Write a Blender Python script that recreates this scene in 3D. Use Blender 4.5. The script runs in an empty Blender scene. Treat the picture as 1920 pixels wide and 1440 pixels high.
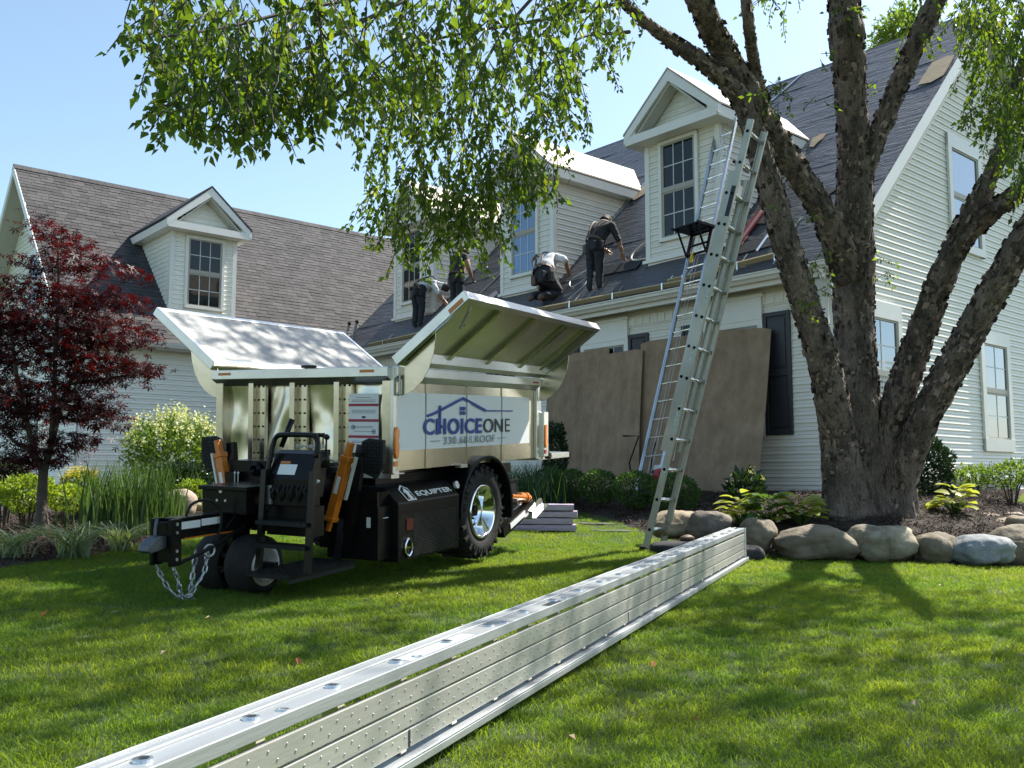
import bpy, bmesh, math, random
import numpy as np
from mathutils import Vector, Matrix, Euler, noise
random.seed(7); rng = np.random.default_rng(11)
SC = bpy.context.scene; COL = SC.collection
R = math.radians; PI = math.pi

# ------------------------------------------------------------------ camera, sky, sun, exposure
cd = bpy.data.cameras.new('camera'); cam = bpy.data.objects.new('camera', cd); COL.objects.link(cam)
cd.sensor_width = 36; cd.lens = 36 * 1750 / 1920; cd.clip_end = 2000; cd.clip_start = .05
PITCH = math.atan(176 / 1750); CAMZ = .9
cam.location = (0, 0, CAMZ); cam.rotation_euler = (PI / 2 + PITCH, 0, 0); SC.camera = cam
SUN_EL = R(50); SUN_AZ = R(54)          # azimuth clockwise from +Y
world = bpy.data.worlds.new('World'); SC.world = world; world.use_nodes = True
wn = world.node_tree.nodes; wl = world.node_tree.links
sky = wn.new('ShaderNodeTexSky'); sky.sky_type = 'NISHITA'; sky.sun_disc = False
sky.sun_elevation = SUN_EL; sky.sun_rotation = SUN_AZ; sky.air_density = 1.0; sky.dust_density = 1.0; sky.ozone_density = 1.2
hz = wn.new('ShaderNodeHueSaturation'); hz.inputs['Saturation'].default_value = .95; hz.inputs['Hue'].default_value = .488        # the camera's slightly cyan rendering of the whole sky
wl.new(sky.outputs[0], hz.inputs['Color']); wl.new(hz.outputs[0], wn['Background'].inputs[0]); wn['Background'].inputs[1].default_value = .112
sd = bpy.data.lights.new('sun', 'SUN'); sun = bpy.data.objects.new('sun', sd); COL.objects.link(sun)
sd.energy = 5.0; sd.angle = R(.53); sd.color = (1, .94, .84)
SDIR = Vector((math.sin(SUN_AZ) * math.cos(SUN_EL), math.cos(SUN_AZ) * math.cos(SUN_EL), math.sin(SUN_EL)))
sun.rotation_euler = SDIR.to_track_quat('Z', 'Y').to_euler(); sun.location = SDIR * 40
SC.view_settings.view_transform = 'Standard'; SC.view_settings.look = 'None'
SC.view_settings.exposure = 1.1; SC.view_settings.gamma = 1
SC.cycles.max_bounces = 8; SC.cycles.transparent_max_bounces = 8

# ------------------------------------------------------------------ helpers
def at(px, py, Y):                       # point of the place seen at a photo pixel, at a measured depth
    x, z = (px - 960) / 1750, -(py - 720) / 1750
    d = Vector((x, math.cos(PITCH) - z * math.sin(PITCH), math.sin(PITCH) + z * math.cos(PITCH)))
    return Vector((0, 0, CAMZ)) + d * (Y / d.y)

class MB:
    def __init__(s): s.v = []; s.f = []; s.m = []
    def add(s, vs, fs, mi=0):
        b = len(s.v); s.v += [tuple(v) for v in vs]; s.f += [tuple(b + i for i in f) for f in fs]; s.m += [mi] * len(fs)
    def box(s, a, b, mi=0, mat=None):
        (x0, y0, z0), (x1, y1, z1) = a, b
        vs = [(x0,y0,z0),(x1,y0,z0),(x1,y1,z0),(x0,y1,z0),(x0,y0,z1),(x1,y0,z1),(x1,y1,z1),(x0,y1,z1)]
        if mat is not None: vs = [mat @ Vector(v) for v in vs]
        s.add(vs, [(0,3,2,1),(4,5,6,7),(0,1,5,4),(1,2,6,5),(2,3,7,6),(3,0,4,7)], mi)
    def beam(s, p, q, w, h, up=(0,0,1), mi=0):
        p, q = Vector(p), Vector(q); d = q - p; L = d.length; d = d / L
        u = Vector(up); sx = d.cross(u)
        if sx.length < 1e-4: sx = d.cross(Vector((1,0,0)))
        sx.normalize(); u = sx.cross(d)
        M = Matrix((sx, d, u)).transposed().to_4x4(); M.translation = p
        s.box((-w/2, 0, -h/2), (w/2, L, h/2), mi, M)
    def tube(s, pts, r, n=8, mi=0, caps=True):
        pts = [Vector(p) for p in pts]; rs = r if isinstance(r, (list, tuple)) else [r] * len(pts)
        b = len(s.v); prev = None
        for i, p in enumerate(pts):
            d = (pts[min(i+1, len(pts)-1)] - pts[max(i-1, 0)])
            if d.length < 1e-9: d = Vector((0,0,1))
            d.normalize()
            if prev is None:
                a = d.cross(Vector((0,0,1)))
                if a.length < .05: a = d.cross(Vector((1,0,0)))
            else: a = prev - d * prev.dot(d)
            a.normalize(); prev = a; c = d.cross(a)
            for k in range(n):
                t = 2 * PI * k / n; s.v.append(tuple(p + (a * math.cos(t) + c * math.sin(t)) * rs[i]))
        for i in range(len(pts) - 1):
            for k in range(n):
                k2 = (k + 1) % n; s.f.append((b+i*n+k, b+i*n+k2, b+(i+1)*n+k2, b+(i+1)*n+k)); s.m.append(mi)
        if caps:
            s.f.append(tuple(b + k for k in reversed(range(n)))); s.m.append(mi)
            s.f.append(tuple(b + (len(pts)-1)*n + k for k in range(n))); s.m.append(mi)
    def prism(s, poly, ext, mi=0):       # closed polygon (3d points) swept along ext
        n = len(poly); e = Vector(ext); vs = [Vector(p) for p in poly]; vs = vs + [p + e for p in vs]
        s.add(vs, [tuple(reversed(range(n))), tuple(range(n, 2*n))] + [(i, (i+1) % n, n+(i+1) % n, n+i) for i in range(n)], mi)
    def lathe(s, prof, c, axis, n=32, mi=0):   # prof: (radius, along axis)
        ax = Vector(axis).normalized(); a = ax.orthogonal().normalized(); b2 = ax.cross(a); c = Vector(c); b = len(s.v)
        for r, h in prof:
            for k in range(n):
                t = 2*PI*k/n; s.v.append(tuple(c + ax*h + (a*math.cos(t) + b2*math.sin(t))*r))
        for i in range(len(prof)-1):
            for k in range(n):
                k2 = (k+1) % n; s.f.append((b+i*n+k, b+i*n+k2, b+(i+1)*n+k2, b+(i+1)*n+k)); s.m.append(mi)
    def build(s, name, mats, parent=None, smooth=False, bevel=0, off=None, kind=None, label=None):
        me = bpy.data.meshes.new(name); vs = s.v
        if off is not None: vs = [(x+off[0], y+off[1], z+off[2]) for x, y, z in vs]
        me.from_pydata(vs, [], s.f)
        mats = mats if isinstance(mats, (list, tuple)) else [mats]
        for m in mats: me.materials.append(m)
        if len(mats) > 1: me.polygons.foreach_set('material_index', s.m)
        if smooth: me.polygons.foreach_set('use_smooth', [True] * len(s.f))
        me.update(); o = bpy.data.objects.new(name, me); COL.objects.link(o)
        if parent: o.parent = parent
        if bevel:
            bm = o.modifiers.new('edge', 'BEVEL'); bm.width = bevel; bm.segments = 2; bm.limit_method = 'ANGLE'; bm.angle_limit = R(40)
        if kind: o['kind'] = kind
        if label: o['label'] = label
        return o

def mesh_np(name, V, F, mat, parent=None, kind=None, smooth=False):     # F: list of (k,n) index arrays of equal width
    me = bpy.data.meshes.new(name); V = np.asarray(V, np.float32); F = np.asarray(F, np.int32)
    me.vertices.add(len(V)); me.vertices.foreach_set('co', V.ravel())
    k = F.shape[1]; me.loops.add(F.size); me.loops.foreach_set('vertex_index', F.ravel())
    me.polygons.add(len(F)); me.polygons.foreach_set('loop_start', np.arange(0, F.size, k, dtype=np.int32))
    me.polygons.foreach_set('loop_total', np.full(len(F), k, np.int32))
    if smooth: me.polygons.foreach_set('use_smooth', np.ones(len(F), bool))
    me.materials.append(mat); me.update(calc_edges=True)
    o = bpy.data.objects.new(name, me); COL.objects.link(o)
    if parent: o.parent = parent
    if kind: o['kind'] = kind
    return o

def tag(o, label, cat, group=None):
    o['label'] = label; o['category'] = cat
    if group: o['group'] = group
    return o
def thing(name, label, cat, loc=(0,0,0), rot=(0,0,0), group=None):
    o = bpy.data.objects.new(name, None); COL.objects.link(o); o.location = loc; o.rotation_euler = rot
    o.empty_display_size = .2
    return tag(o, label, cat, group)
def inst(o, parent, loc=(0,0,0), rot=None, scale=None, name=None):      # a copy that shares the mesh
    c = o.copy(); COL.objects.link(c); c.parent = parent; c.location = loc
    if rot is not None: c.rotation_euler = rot
    if scale is not None: c.scale = scale
    return c
def catmull(pts, rs, sub=6):
    P = [Vector(p) for p in pts]; P = [P[0]*2-P[1]] + P + [P[-1]*2-P[-2]]; out = []; ro = []
    for i in range(1, len(P)-2):
        for k in range(sub):
            t = k/sub; a, b, c, d = P[i-1], P[i], P[i+1], P[i+2]
            out.append(.5*((2*b)+(c-a)*t+(2*a-5*b+4*c-d)*t*t+(3*b-a-3*c+d)*t**3)); ro.append(rs[i-1]*(1-t)+rs[i]*t)
    out.append(P[-2]); ro.append(rs[-1]); return out, ro

# ------------------------------------------------------------------ materials
def mat(name, col, rough=.6, metal=0, var=0, vscale=8, bump=0, bscale=40, stretch=(1,1,1), col2=None, spec=.5, trans=0, objrand=0, detail=4, coat=0):
    m = bpy.data.materials.new(name); m.use_nodes = True; nt = m.node_tree; N = nt.nodes; Lk = nt.links
    b = N['Principled BSDF']; b.inputs['Roughness'].default_value = rough; b.inputs['Metallic'].default_value = metal
    b.inputs['Specular IOR Level'].default_value = spec
    if coat: b.inputs['Coat Weight'].default_value = coat; b.inputs['Coat Roughness'].default_value = .1
    c4 = (*col, 1); b.inputs['Base Color'].default_value = c4
    tc = N.new('ShaderNodeTexCoord'); mp = N.new('ShaderNodeMapping'); mp.inputs['Scale'].default_value = stretch
    Lk.new(tc.outputs['Object'], mp.inputs['Vector']); out = None
    if var or col2:
        nz = N.new('ShaderNodeTexNoise'); nz.inputs['Scale'].default_value = vscale; nz.inputs['Detail'].default_value = detail
        nz.inputs['Roughness'].default_value = .65
        Lk.new(mp.outputs[0], nz.inputs['Vector'])
        cr = N.new('ShaderNodeValToRGB'); cr.color_ramp.elements[0].position = .3; cr.color_ramp.elements[1].position = .7
        d = col2 if col2 else tuple(c*(1+var) for c in col); a = col if col2 else tuple(c*(1-var) for c in col)
        cr.color_ramp.elements[0].color = (*a, 1); cr.color_ramp.elements[1].color = (*d, 1)
        Lk.new(nz.outputs[0], cr.inputs[0]); out = cr.outputs[0]
    if objrand:
        oi = N.new('ShaderNodeObjectInfo'); hs = N.new('ShaderNodeHueSaturation')
        mr = N.new('ShaderNodeMapRange'); mr.inputs[3].default_value = 1-objrand; mr.inputs[4].default_value = 1+objrand
        Lk.new(oi.outputs['Random'], mr.inputs[0]); Lk.new(mr.outputs[0], hs.inputs['Value'])
        if out: Lk.new(out, hs.inputs['Color'])
        else: hs.inputs['Color'].default_value = c4
        out = hs.outputs[0]
    if out: Lk.new(out, b.inputs['Base Color'])
    if bump:
        n2 = N.new('ShaderNodeTexNoise'); n2.inputs['Scale'].default_value = bscale; n2.inputs['Detail'].default_value = 5
        Lk.new(mp.outputs[0], n2.inputs['Vector']); bp = N.new('ShaderNodeBump'); bp.inputs['Strength'].default_value = bump
        bp.inputs['Distance'].default_value = .02; Lk.new(n2.outputs[0], bp.inputs['Height']); Lk.new(bp.outputs[0], b.inputs['Normal'])
    if trans:
        tr = N.new('ShaderNodeBsdfTranslucent'); ms = N.new('ShaderNodeMixShader'); ms.inputs[0].default_value = trans
        if out: Lk.new(out, tr.inputs['Color'])
        else: tr.inputs['Color'].default_value = c4
        Lk.new(b.outputs[0], ms.inputs[1]); Lk.new(tr.outputs[0], ms.inputs[2]); Lk.new(ms.outputs[0], N['Material Output'].inputs['Surface'])
    return m
def leaf_mat(name, c1, c2, trans=.45, rough=.5, tint=None, odd=None):   # per-leaf colour from the leaf's own island
    m = bpy.data.materials.new(name); m.use_nodes = True; N = m.node_tree.nodes; Lk = m.node_tree.links; b = N['Principled BSDF']
    g = N.new('ShaderNodeNewGeometry'); cr = N.new('ShaderNodeValToRGB')
    cr.color_ramp.elements[0].color = (*c1, 1); cr.color_ramp.elements[1].color = (*c2, 1)
    if odd: cr.color_ramp.elements[1].position = odd[1]-.01; e = cr.color_ramp.elements.new(odd[1]); e.color = (*odd[0], 1)
    Lk.new(g.outputs['Random Per Island'], cr.inputs[0]); Lk.new(cr.outputs[0], b.inputs['Base Color'])
    b.inputs['Roughness'].default_value = rough; b.inputs['Specular IOR Level'].default_value = .35
    tr = N.new('ShaderNodeBsdfTranslucent'); ms = N.new('ShaderNodeMixShader'); ms.inputs[0].default_value = trans
    hs = N.new('ShaderNodeMixRGB'); hs.blend_type = 'MULTIPLY'; hs.inputs[0].default_value = 1
    hs.inputs[2].default_value = (*(tint or (1.5, 1.5, .55)), 1)
    Lk.new(cr.outputs[0], hs.inputs[1]); Lk.new(hs.outputs[0], tr.inputs['Color'])
    Lk.new(b.outputs[0], ms.inputs[1]); Lk.new(tr.outputs[0], ms.inputs[2]); Lk.new(ms.outputs[0], N['Material Output'].inputs['Surface'])
    return m
M = {}
M['siding'] = mat('vinyl_siding', (.77,.75,.66), .45, var=.04, vscale=3, objrand=.03, bump=.04, bscale=60)
M['siding_wing'] = mat('vinyl_siding_cream', (.84,.83,.73), .5, var=.05, vscale=2, objrand=.02)
M['trim'] = mat('white_trim', (.78,.77,.70), .4, var=.03, vscale=4)
M['gutter'] = mat('almond_gutter', (.66,.63,.54), .4, var=.06, vscale=5)
M['soffit'] = mat('soffit', (.52,.50,.43), .6, var=.05)
M['glass'] = mat('window_glass', (.010,.016,.016), .04, spec=.4, var=.3, vscale=2)
M['glass_bright'] = mat('window_glass_reflecting', (.25,.3,.34), .04, metal=.75)
M['glass_blue'] = mat('window_glass_blind', (.16,.25,.38), .08, metal=.3, var=.1, vscale=3)
M['sash'] = mat('window_sash', (.38,.36,.30), .5)
M['muntin'] = mat('muntin', (.6,.62,.6), .5)
M['shutter'] = mat('charcoal_shutter', (.03,.032,.04), .5, var=.1, vscale=12)
M['shingle'] = None
M['felt_dark'] = mat('felt_edge', (.018,.02,.025), .75, var=.3, vscale=6, bump=.2, bscale=25)
M['deck'] = mat('sheathing', (.36,.27,.16), .75, var=.25, vscale=6, stretch=(1,6,1))
M['ply_white'] = mat('dormer_sheathing', (.48,.43,.36), .65, var=.2, vscale=4, stretch=(1,1,1), bump=.2)
M['plywood'] = mat('weathered_plywood', (.20,.13,.075), .8, col2=(.36,.26,.165), vscale=2.4, stretch=(1.6,1,1.0), bump=.15, bscale=30, detail=9, objrand=.12)
M['lumber'] = mat('lumber', (.42,.33,.18), .7, var=.2, vscale=7, stretch=(1,8,8))
M['alu'] = mat('aluminium', (.62,.63,.62), .32, metal=1, var=.1, vscale=3, bump=.05, bscale=90)
M['alu_dull'] = mat('aluminium_dull', (.58,.55,.46), .24, metal=1, var=.16, vscale=2.5, bump=.012, bscale=30)
M['alu_lid'] = mat('aluminium_lid', (.56,.54,.44), .28, metal=.75, var=.16, vscale=2.5, bump=.012, bscale=30)
M['alu_bright'] = mat('aluminium_bright', (.80,.82,.82), .25, metal=.9, var=.06, vscale=4)
M['ladder'] = mat('ladder_aluminium', (.47,.47,.41), .42, metal=.45, var=.12, vscale=6)
M['black'] = mat('black_paint', (.004,.0045,.006), .25, spec=.2, col2=(.011,.010,.009), vscale=7, detail=9, bump=.02)
M['black_rough'] = mat('black_plate', (.010,.011,.011), .5, spec=.25, var=.3, vscale=20, bump=.3, bscale=120)
M['rubber'] = mat('rubber', (.010,.010,.010), .75, spec=.3, vscale=10, bump=.2, bscale=60, col2=(.024,.023,.021))
M['chrome'] = mat('chrome', (.86,.87,.88), .08, metal=1)
M['silver'] = mat('silver_paint', (.55,.55,.53), .4, metal=.4)
M['steel'] = mat('galvanised', (.45,.46,.47), .42, metal=.9, var=.2, vscale=14)
M['orange'] = mat('orange_paint', (.55,.16,.012), .35, var=.12, vscale=9, coat=.3)
M['amber'] = mat('amber_lens', (.75,.2,.01), .25, coat=.4)
M['red'] = mat('red_paint', (.33,.015,.02), .4, var=.1)
M['redband'] = mat('red_print', (.32,.02,.05), .5)
M['white'] = mat('white_vinyl', (.70,.73,.73), .35, var=.02, vscale=2)
M['sticker'] = mat('white_sticker', (.72,.73,.72), .45)
M['inkblue'] = mat('blue_print', (.004,.04,.27), .4)
M['ink'] = mat('black_print', (.02,.022,.03), .45)
M['inkgrey'] = mat('grey_print', (.25,.27,.28), .5)
M['mulch'] = mat('mulch', (.012,.009,.007), .95, col2=(.05,.033,.022), vscale=22, bump=1, bscale=45, detail=8)
M['chip'] = None
M['skin'] = mat('skin', (.30,.17,.11), .55, var=.08)
M['denim'] = mat('dark_trousers', (.016,.020,.028), .85, var=.45, vscale=14, bump=.3, bscale=30)
M['shirt_white'] = mat('pale_shirt', (.56,.58,.6), .85, var=.08, vscale=10, bump=.3, bscale=16)
M['shirt_black'] = mat('black_shirt', (.024,.024,.027), .85, var=.4, vscale=10, bump=.3, bscale=18)
M['leather'] = mat('leather', (.10,.06,.035), .6, var=.3)
M['straw'] = mat('straw', (.34,.25,.13), .85, bump=.4, bscale=120)
M['hair'] = mat('hair', (.02,.014,.01), .7)
M['rope'] = mat('hose', (.55,.54,.48), .6)
def island_mat(name, c1, c2, rough=.85, bump=0, bscale=80, c3=None):
    m = bpy.data.materials.new(name); m.use_nodes = True; N = m.node_tree.nodes; Lk = m.node_tree.links; b = N['Principled BSDF']
    g = N.new('ShaderNodeNewGeometry'); cr = N.new('ShaderNodeValToRGB')
    cr.color_ramp.elements[0].color = (*c1, 1); cr.color_ramp.elements[1].color = (*c2, 1)
    if c3: e = cr.color_ramp.elements.new(.5); e.color = (*c3, 1)
    Lk.new(g.outputs['Random Per Island'], cr.inputs[0])
    tc = N.new('ShaderNodeTexCoord'); nz = N.new('ShaderNodeTexNoise'); nz.inputs['Scale'].default_value = bscale; nz.inputs['Detail'].default_value = 5
    Lk.new(tc.outputs['Object'], nz.inputs['Vector'])
    mx = N.new('ShaderNodeMixRGB'); mx.blend_type = 'OVERLAY'; mx.inputs[0].default_value = .5
    Lk.new(cr.outputs[0], mx.inputs[1]); Lk.new(nz.outputs[0], mx.inputs[2]); Lk.new(mx.outputs[0], b.inputs['Base Color'])
    b.inputs['Roughness'].default_value = rough
    if bump:
        bp = N.new('ShaderNodeBump'); bp.inputs['Strength'].default_value = bump; bp.inputs['Distance'].default_value = .01
        Lk.new(nz.outputs[0], bp.inputs['Height']); Lk.new(bp.outputs[0], b.inputs['Normal'])
    return m
M['shingle'] = island_mat('shingle', (.036,.035,.037), (.070,.067,.069), .9, .5, 60, (.051,.049,.051))
M['chip'] = island_mat('mulch_chip', (.010,.007,.005), (.07,.046,.032), .9)
M['bark_flake'] = island_mat('bark_flake', (.030,.022,.017), (.32,.24,.185), .85, 0, 30, (.09,.066,.052))
def felt():          # grey synthetic underlayment, wrinkled along its rolls
    m = mat('underlayment', (.052,.055,.063), .42, var=.16, vscale=1.4, spec=.6, stretch=(.35,1.6,1.6))
    N = m.node_tree.nodes; Lk = m.node_tree.links; b = N['Principled BSDF']; tc = N.new('ShaderNodeTexCoord')
    hs = []
    for sc, st, rot in ((1.0, (.9, 7, 7), .12), (1.0, (3.2, 15, 15), -.3)):
        mp = N.new('ShaderNodeMapping'); mp.inputs['Scale'].default_value = st; mp.inputs['Rotation'].default_value = (0, 0, rot)
        Lk.new(tc.outputs['Object'], mp.inputs['Vector'])
        nz = N.new('ShaderNodeTexNoise'); nz.inputs['Scale'].default_value = sc; nz.inputs['Detail'].default_value = 6; nz.inputs['Distortion'].default_value = .8
        Lk.new(mp.outputs[0], nz.inputs['Vector']); hs.append(nz.outputs[0])
    ad = N.new('ShaderNodeMath'); ad.operation = 'ADD'; Lk.new(hs[0], ad.inputs[0]); Lk.new(hs[1], ad.inputs[1])
    bp = N.new('ShaderNodeBump'); bp.inputs['Strength'].default_value = 1; bp.inputs['Distance'].default_value = .045
    Lk.new(ad.outputs[0], bp.inputs['Height']); Lk.new(bp.outputs[0], b.inputs['Normal'])
    return m
M['felt'] = felt()

# ------------------------------------------------------------------ ground
HA = R(-49); HO = Vector((4.597, 13.43, .9))           # the house's own axes: x along the front (right), y into the house, z from eye level
hx = Vector((math.cos(HA), math.sin(HA), 0)); hy = Vector((-math.sin(HA), math.cos(HA), 0))
def HW(x, y, z): return HO + hx*x + hy*y + Vector((0,0,z))
BED_R = [(-2.6,15.2),(-1.0,14.6),(.2,14.1),(.85,13.3),(1.25,12.2),(1.5,11.2),(1.62,10.35),(2.1,9.55),(2.35,8.95),(2.9,8.72),(3.5,8.62),(4.15,8.5),(5,8.55),(6.2,8.8),(7.2,9.6),(7.0,10.8),(7.0,13.2),(8.5,15.5),(16,22),(5,19),(-6,26),(-9,24)]
BED_L = [(-4.5,6.25),(-3.75,6.8),(-3.52,8.0),(-3.42,9.1),(-3.2,10.6),(-2.7,12.2),(-2.3,14),(-2.4,15),(-9,24),(-11,22),(-14,14),(-9,7.4)]
def sdist(poly, X, Y):                                  # signed distance, positive inside
    P = np.array(poly, float); Q = np.roll(P, -1, 0); d = np.full(X.shape, 1e9); ins = np.zeros(X.shape, bool)
    for (x0, y0), (x1, y1) in zip(P, Q):
        ex, ey = x1-x0, y1-y0; t = np.clip(((X-x0)*ex+(Y-y0)*ey)/(ex*ex+ey*ey), 0, 1)
        d = np.minimum(d, np.hypot(X-x0-t*ex, Y-y0-t*ey))
        c = ((y0 > Y) != (y1 > Y)) & (X < ex*(Y-y0)/(ey if abs(ey) > 1e-9 else 1e-9)+x0); ins ^= c
    return np.where(ins, d, -d)
def sstep(a, b, x): t = np.clip((x-a)/(b-a), 0, 1); return t*t*(3-2*t)
def gz(X, Y):
    X = np.asarray(X, float); Y = np.asarray(Y, float)
    v = (X-HO.x)*hy.x + (Y-HO.y)*hy.y; u = (X-HO.x)*hx.x + (Y-HO.y)*hx.y
    g = .03 + .03*(np.clip(Y, -5, 12)-2.7) - .022*np.clip(X, 0, 6) + .02*np.clip(-X, 0, 3)
    wing = -13.7 - 0*u; side = sstep(2.0, -.3, u)       # near the fronts the lawn climbs to the foundation
    dw = np.where(u < 0, -v, np.hypot(u, np.minimum(v, 0)))
    dw = np.minimum(dw, np.abs(u+13.7)); k = sstep(4.6, .7, dw)
    g = g*(1-k) + .63*k
    g = g + .012*np.sin(X*1.3+.4)*np.sin(Y*1.1) + .008*np.sin(X*3.1)*np.cos(Y*2.7)
    return g
def bedz(X, Y):
    s = np.maximum(sdist(BED_R, X, Y), sdist(BED_L, X, Y))
    m = .16*np.exp(-(((X-4.0)**2+(Y-10.3)**2)/2.2)) + .1*np.exp(-(((X-2.6)**2+(Y-10.3)**2)/1.0))
    return gz(X, Y) + np.clip(s*.35, -.10, .05) + np.where(s > 0, m*sstep(0, .5, s), 0)
def gzf(x, y): return float(bedz(np.array([x]), np.array([y]))[0]) if max(sdist(BED_R, np.array([x]), np.array([y]))[0], sdist(BED_L, np.array([x]), np.array([y]))[0]) > 0 else float(gz(x, y))
def grid(name, xs, ys, zf, m, keep=None, kind='structure'):
    X, Y = np.meshgrid(xs, ys); Z = zf(X, Y); nx, ny = len(xs), len(ys)
    idx = np.arange(nx*ny).reshape(ny, nx); F = np.stack([idx[:-1,:-1], idx[:-1,1:], idx[1:,1:], idx[1:,:-1]], -1).reshape(-1, 4)
    V = np.stack([X, Y, Z], -1).reshape(-1, 3)
    if keep is not None: kk = keep(X, Y).ravel(); F = F[kk[F].any(1)]
    return mesh_np(name, V, F, m, None, kind, True)
xs = np.concatenate([[-400,-120,-50,-30], np.linspace(-20, 20, 161), [30,50,120,400]]); ys = np.concatenate([[-60,-20,-6], np.linspace(-2, 28, 121), [40,80,200,600]])
lawn_soil = mat('lawn_soil', (.025,.045,.008), .95, var=.4, vscale=5, col2=(.045,.065,.012))
lawn = grid('lawn', xs, ys, gz, lawn_soil)
fx = np.arange(-14, 14, .11); fy = np.arange(6.4, 24, .11)
grid('mulch_bed', fx, fy, lambda X, Y: bedz(X, Y) + .015*np.sin(X*9+Y*4)*np.sin(Y*11-X*3), M['mulch'], lambda X, Y: np.maximum(sdist(BED_R, X, Y), sdist(BED_L, X, Y)) > -.3)
for i, (px, py, Y, w) in enumerate([(1165,984,11.3,.42),(1128,976,11.9,.34)]):
    p = at(px, py, Y); b = MB(); z = gzf(p.x, p.y) - .012
    b.prism([(p.x+w*math.cos(t)*(1+.12*math.sin(3*t+i)), p.y+w*.75*math.sin(t), z-.05) for t in np.linspace(0, 2*PI, 9)[:-1]], (0,0,.06))
    o = b.build('paving_stone', mat('flagstone', (.09,.085,.078), .8, var=.2, bump=.3), bevel=.01); o['kind'] = 'structure'

# ------------------------------------------------------------------ house
HB = (0, 0, .22)                                          # local heights are measured from eye level; the house stands .22 below it
house = thing('house', 'white vinyl sided L-shaped house with dormers, its main roof stripped to grey underlayment', 'house', HW(0,0,-.22), (0,0,HA))
def bd(mb, name, m, parent=house, **k): return mb.build(name, m, parent, off=HB, **k)
def board_mesh(name, e, m):                               # one siding course, 1 m long along x, facing -y, lap at the bottom
    b = MB(); prof = [(.004, e), (-.001, e), (-.012, e*.54), (-.006, e*.46), (-.020, .010), (-.020, .0), (.004, 0)]
    b.prism([(0, y, z) for y, z in prof], (1, 0, 0)); o = b.build(name, m); return o
EXP = .114
proto_board = board_mesh('siding_board', EXP, M['siding']); proto_board_w = board_mesh('siding_board', EXP, M['siding_wing'])
def siding(parent, org, ang, spans, proto=proto_board):   # spans: (z, s0, s1) per course, along direction ang
    c, s = math.cos(ang), math.sin(ang)
    for z, s0, s1 in spans:
        if s1 - s0 < .03: continue
        inst(proto, parent, (org[0]+c*s0, org[1]+s*s0, org[2]+z+HB[2]), (0,0,ang), (s1-s0, 1, 1))
def courses(z0, z1): return np.arange(z0, z1 - .02, EXP)

def window(parent, fr, s0, s1, z0, z1, cols=3, casing=.09, head=0, sill=0, glass='glass', name='window', sub=True, rows=2, glass2=None):
    # fr maps (s along the wall, d out of the wall, z) to house coordinates
    b = MB()
    def bx(a0, a1, d0, d1, c0, c1, mi=0):
        vs = [fr(a, d, c) for c in (c0, c1) for d in (d0, d1) for a in (a0, a1)]
        b.add(vs, [(0,1,3,2),(4,6,7,5),(0,4,5,1),(2,3,7,6),(0,2,6,4),(1,5,7,3)], mi)
    C = casing
    bx(s0, s0+C, 0, .045, z0, z1); bx(s1-C, s1, 0, .045, z0, z1); bx(s0, s1, 0, .047, z1-C-head, z1); bx(s0, s1, 0, .05, z0, z0+C+sill)
    i0, i1, j0, j1 = s0+C, s1-C, z0+C+sill, z1-C-head; mid = (j0+j1)/2; F = .045
    bx(i0, i1, .008, .03, mid-.03, mid+.03, 1)
    for a, c in ((j0, mid-.03), (mid+.03, j1)):
        d = .02 if a == j0 else .028
        bx(i0, i0+F, .005, d, a, c, 1); bx(i1-F, i1, .005, d, a, c, 1); bx(i0+F, i1-F, .005, d-.001, c-F*.7, c, 1); bx(i0+F, i1-F, .005, d-.001, a, a+F*.7, 1)
        g0, g1, h0, h1 = i0+F, i1-F, a+F*.7, c-F*.7
        for k in range(1, cols): x = g0+(g1-g0)*k/cols; bx(x-.009, x+.009, .008, .016, h0, h1, 2)
        for k in range(1, rows): z = h0+(h1-h0)*k/rows; bx(g0, g1, .008, .015, z-.009, z+.009, 2)
    w = bd(b, name, [M['trim'], M['sash'], M['muntin']], parent)
    for n, (a, c) in enumerate(((j0, mid-.03), (mid+.03, j1))):
        p = MB(); g = MB.__new__(MB); b2 = b; p.v = []; p.f = []; p.m = []
        vs = [fr(x, d, z) for z in (a+.01, c-.01) for d in (.002, .009) for x in (i0+.01, i1-.01)]
        p.add(vs, [(0,1,3,2),(4,6,7,5),(0,4,5,1),(2,3,7,6),(0,2,6,4),(1,5,7,3)])
        bd(p, 'pane', M[glass if n == 0 or not glass2 else glass2], w if not sub else parent)
    return w
FRONT = lambda s, d, z: (s, -d-.017, z)                   # front wall: s = x
GABLE = lambda s, d, z: (d+.017, s, z)                    # gable wall: s = y
WINGF = lambda s, d, z: (-13.7+d+.017, s, z)
WINGE = lambda s, d, z: (s, -6.3-d-.017, z)

# front wall
b = MB(); b.box((-14, .0, -.22), (-.0, .18, 3.05)); fw = bd(b, 'front_wall', M['siding'])
siding(fw, (0,0,0), 0, [(z, -13.9, -.1) for z in courses(-.22, 2.93)])
b = MB(); b.box((-.1, -.03, -.22), (.032, .0, 3.0)); b.box((.0, -.001, -.22), (.032, .1, 3.0)); bd(b, 'corner_post', M['trim'])
b = MB(); b.box((-14, -.05, -.62), (.01, .15, -.222)); b.box((-.15, .15, -.62), (.01, 11.5, -.222)); bd(b, 'foundation', mat('brick_base', (.10,.06,.05), .9, var=.3, vscale=30))
b = MB(); b.box((-13.8, -.034, 2.66), (-.1, -.004, 2.82))
for k in range(82):
    x = -13.6+k*.165; b.box((x, -.05, 2.68), (x+.035, -.034, 2.80))
bd(b, 'frieze_board', M['siding'])
b = MB(); b.box((-14.1, -.36, 2.90), (.3, .0, 2.95)); bd(b, 'soffit', M['soffit'])
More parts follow.
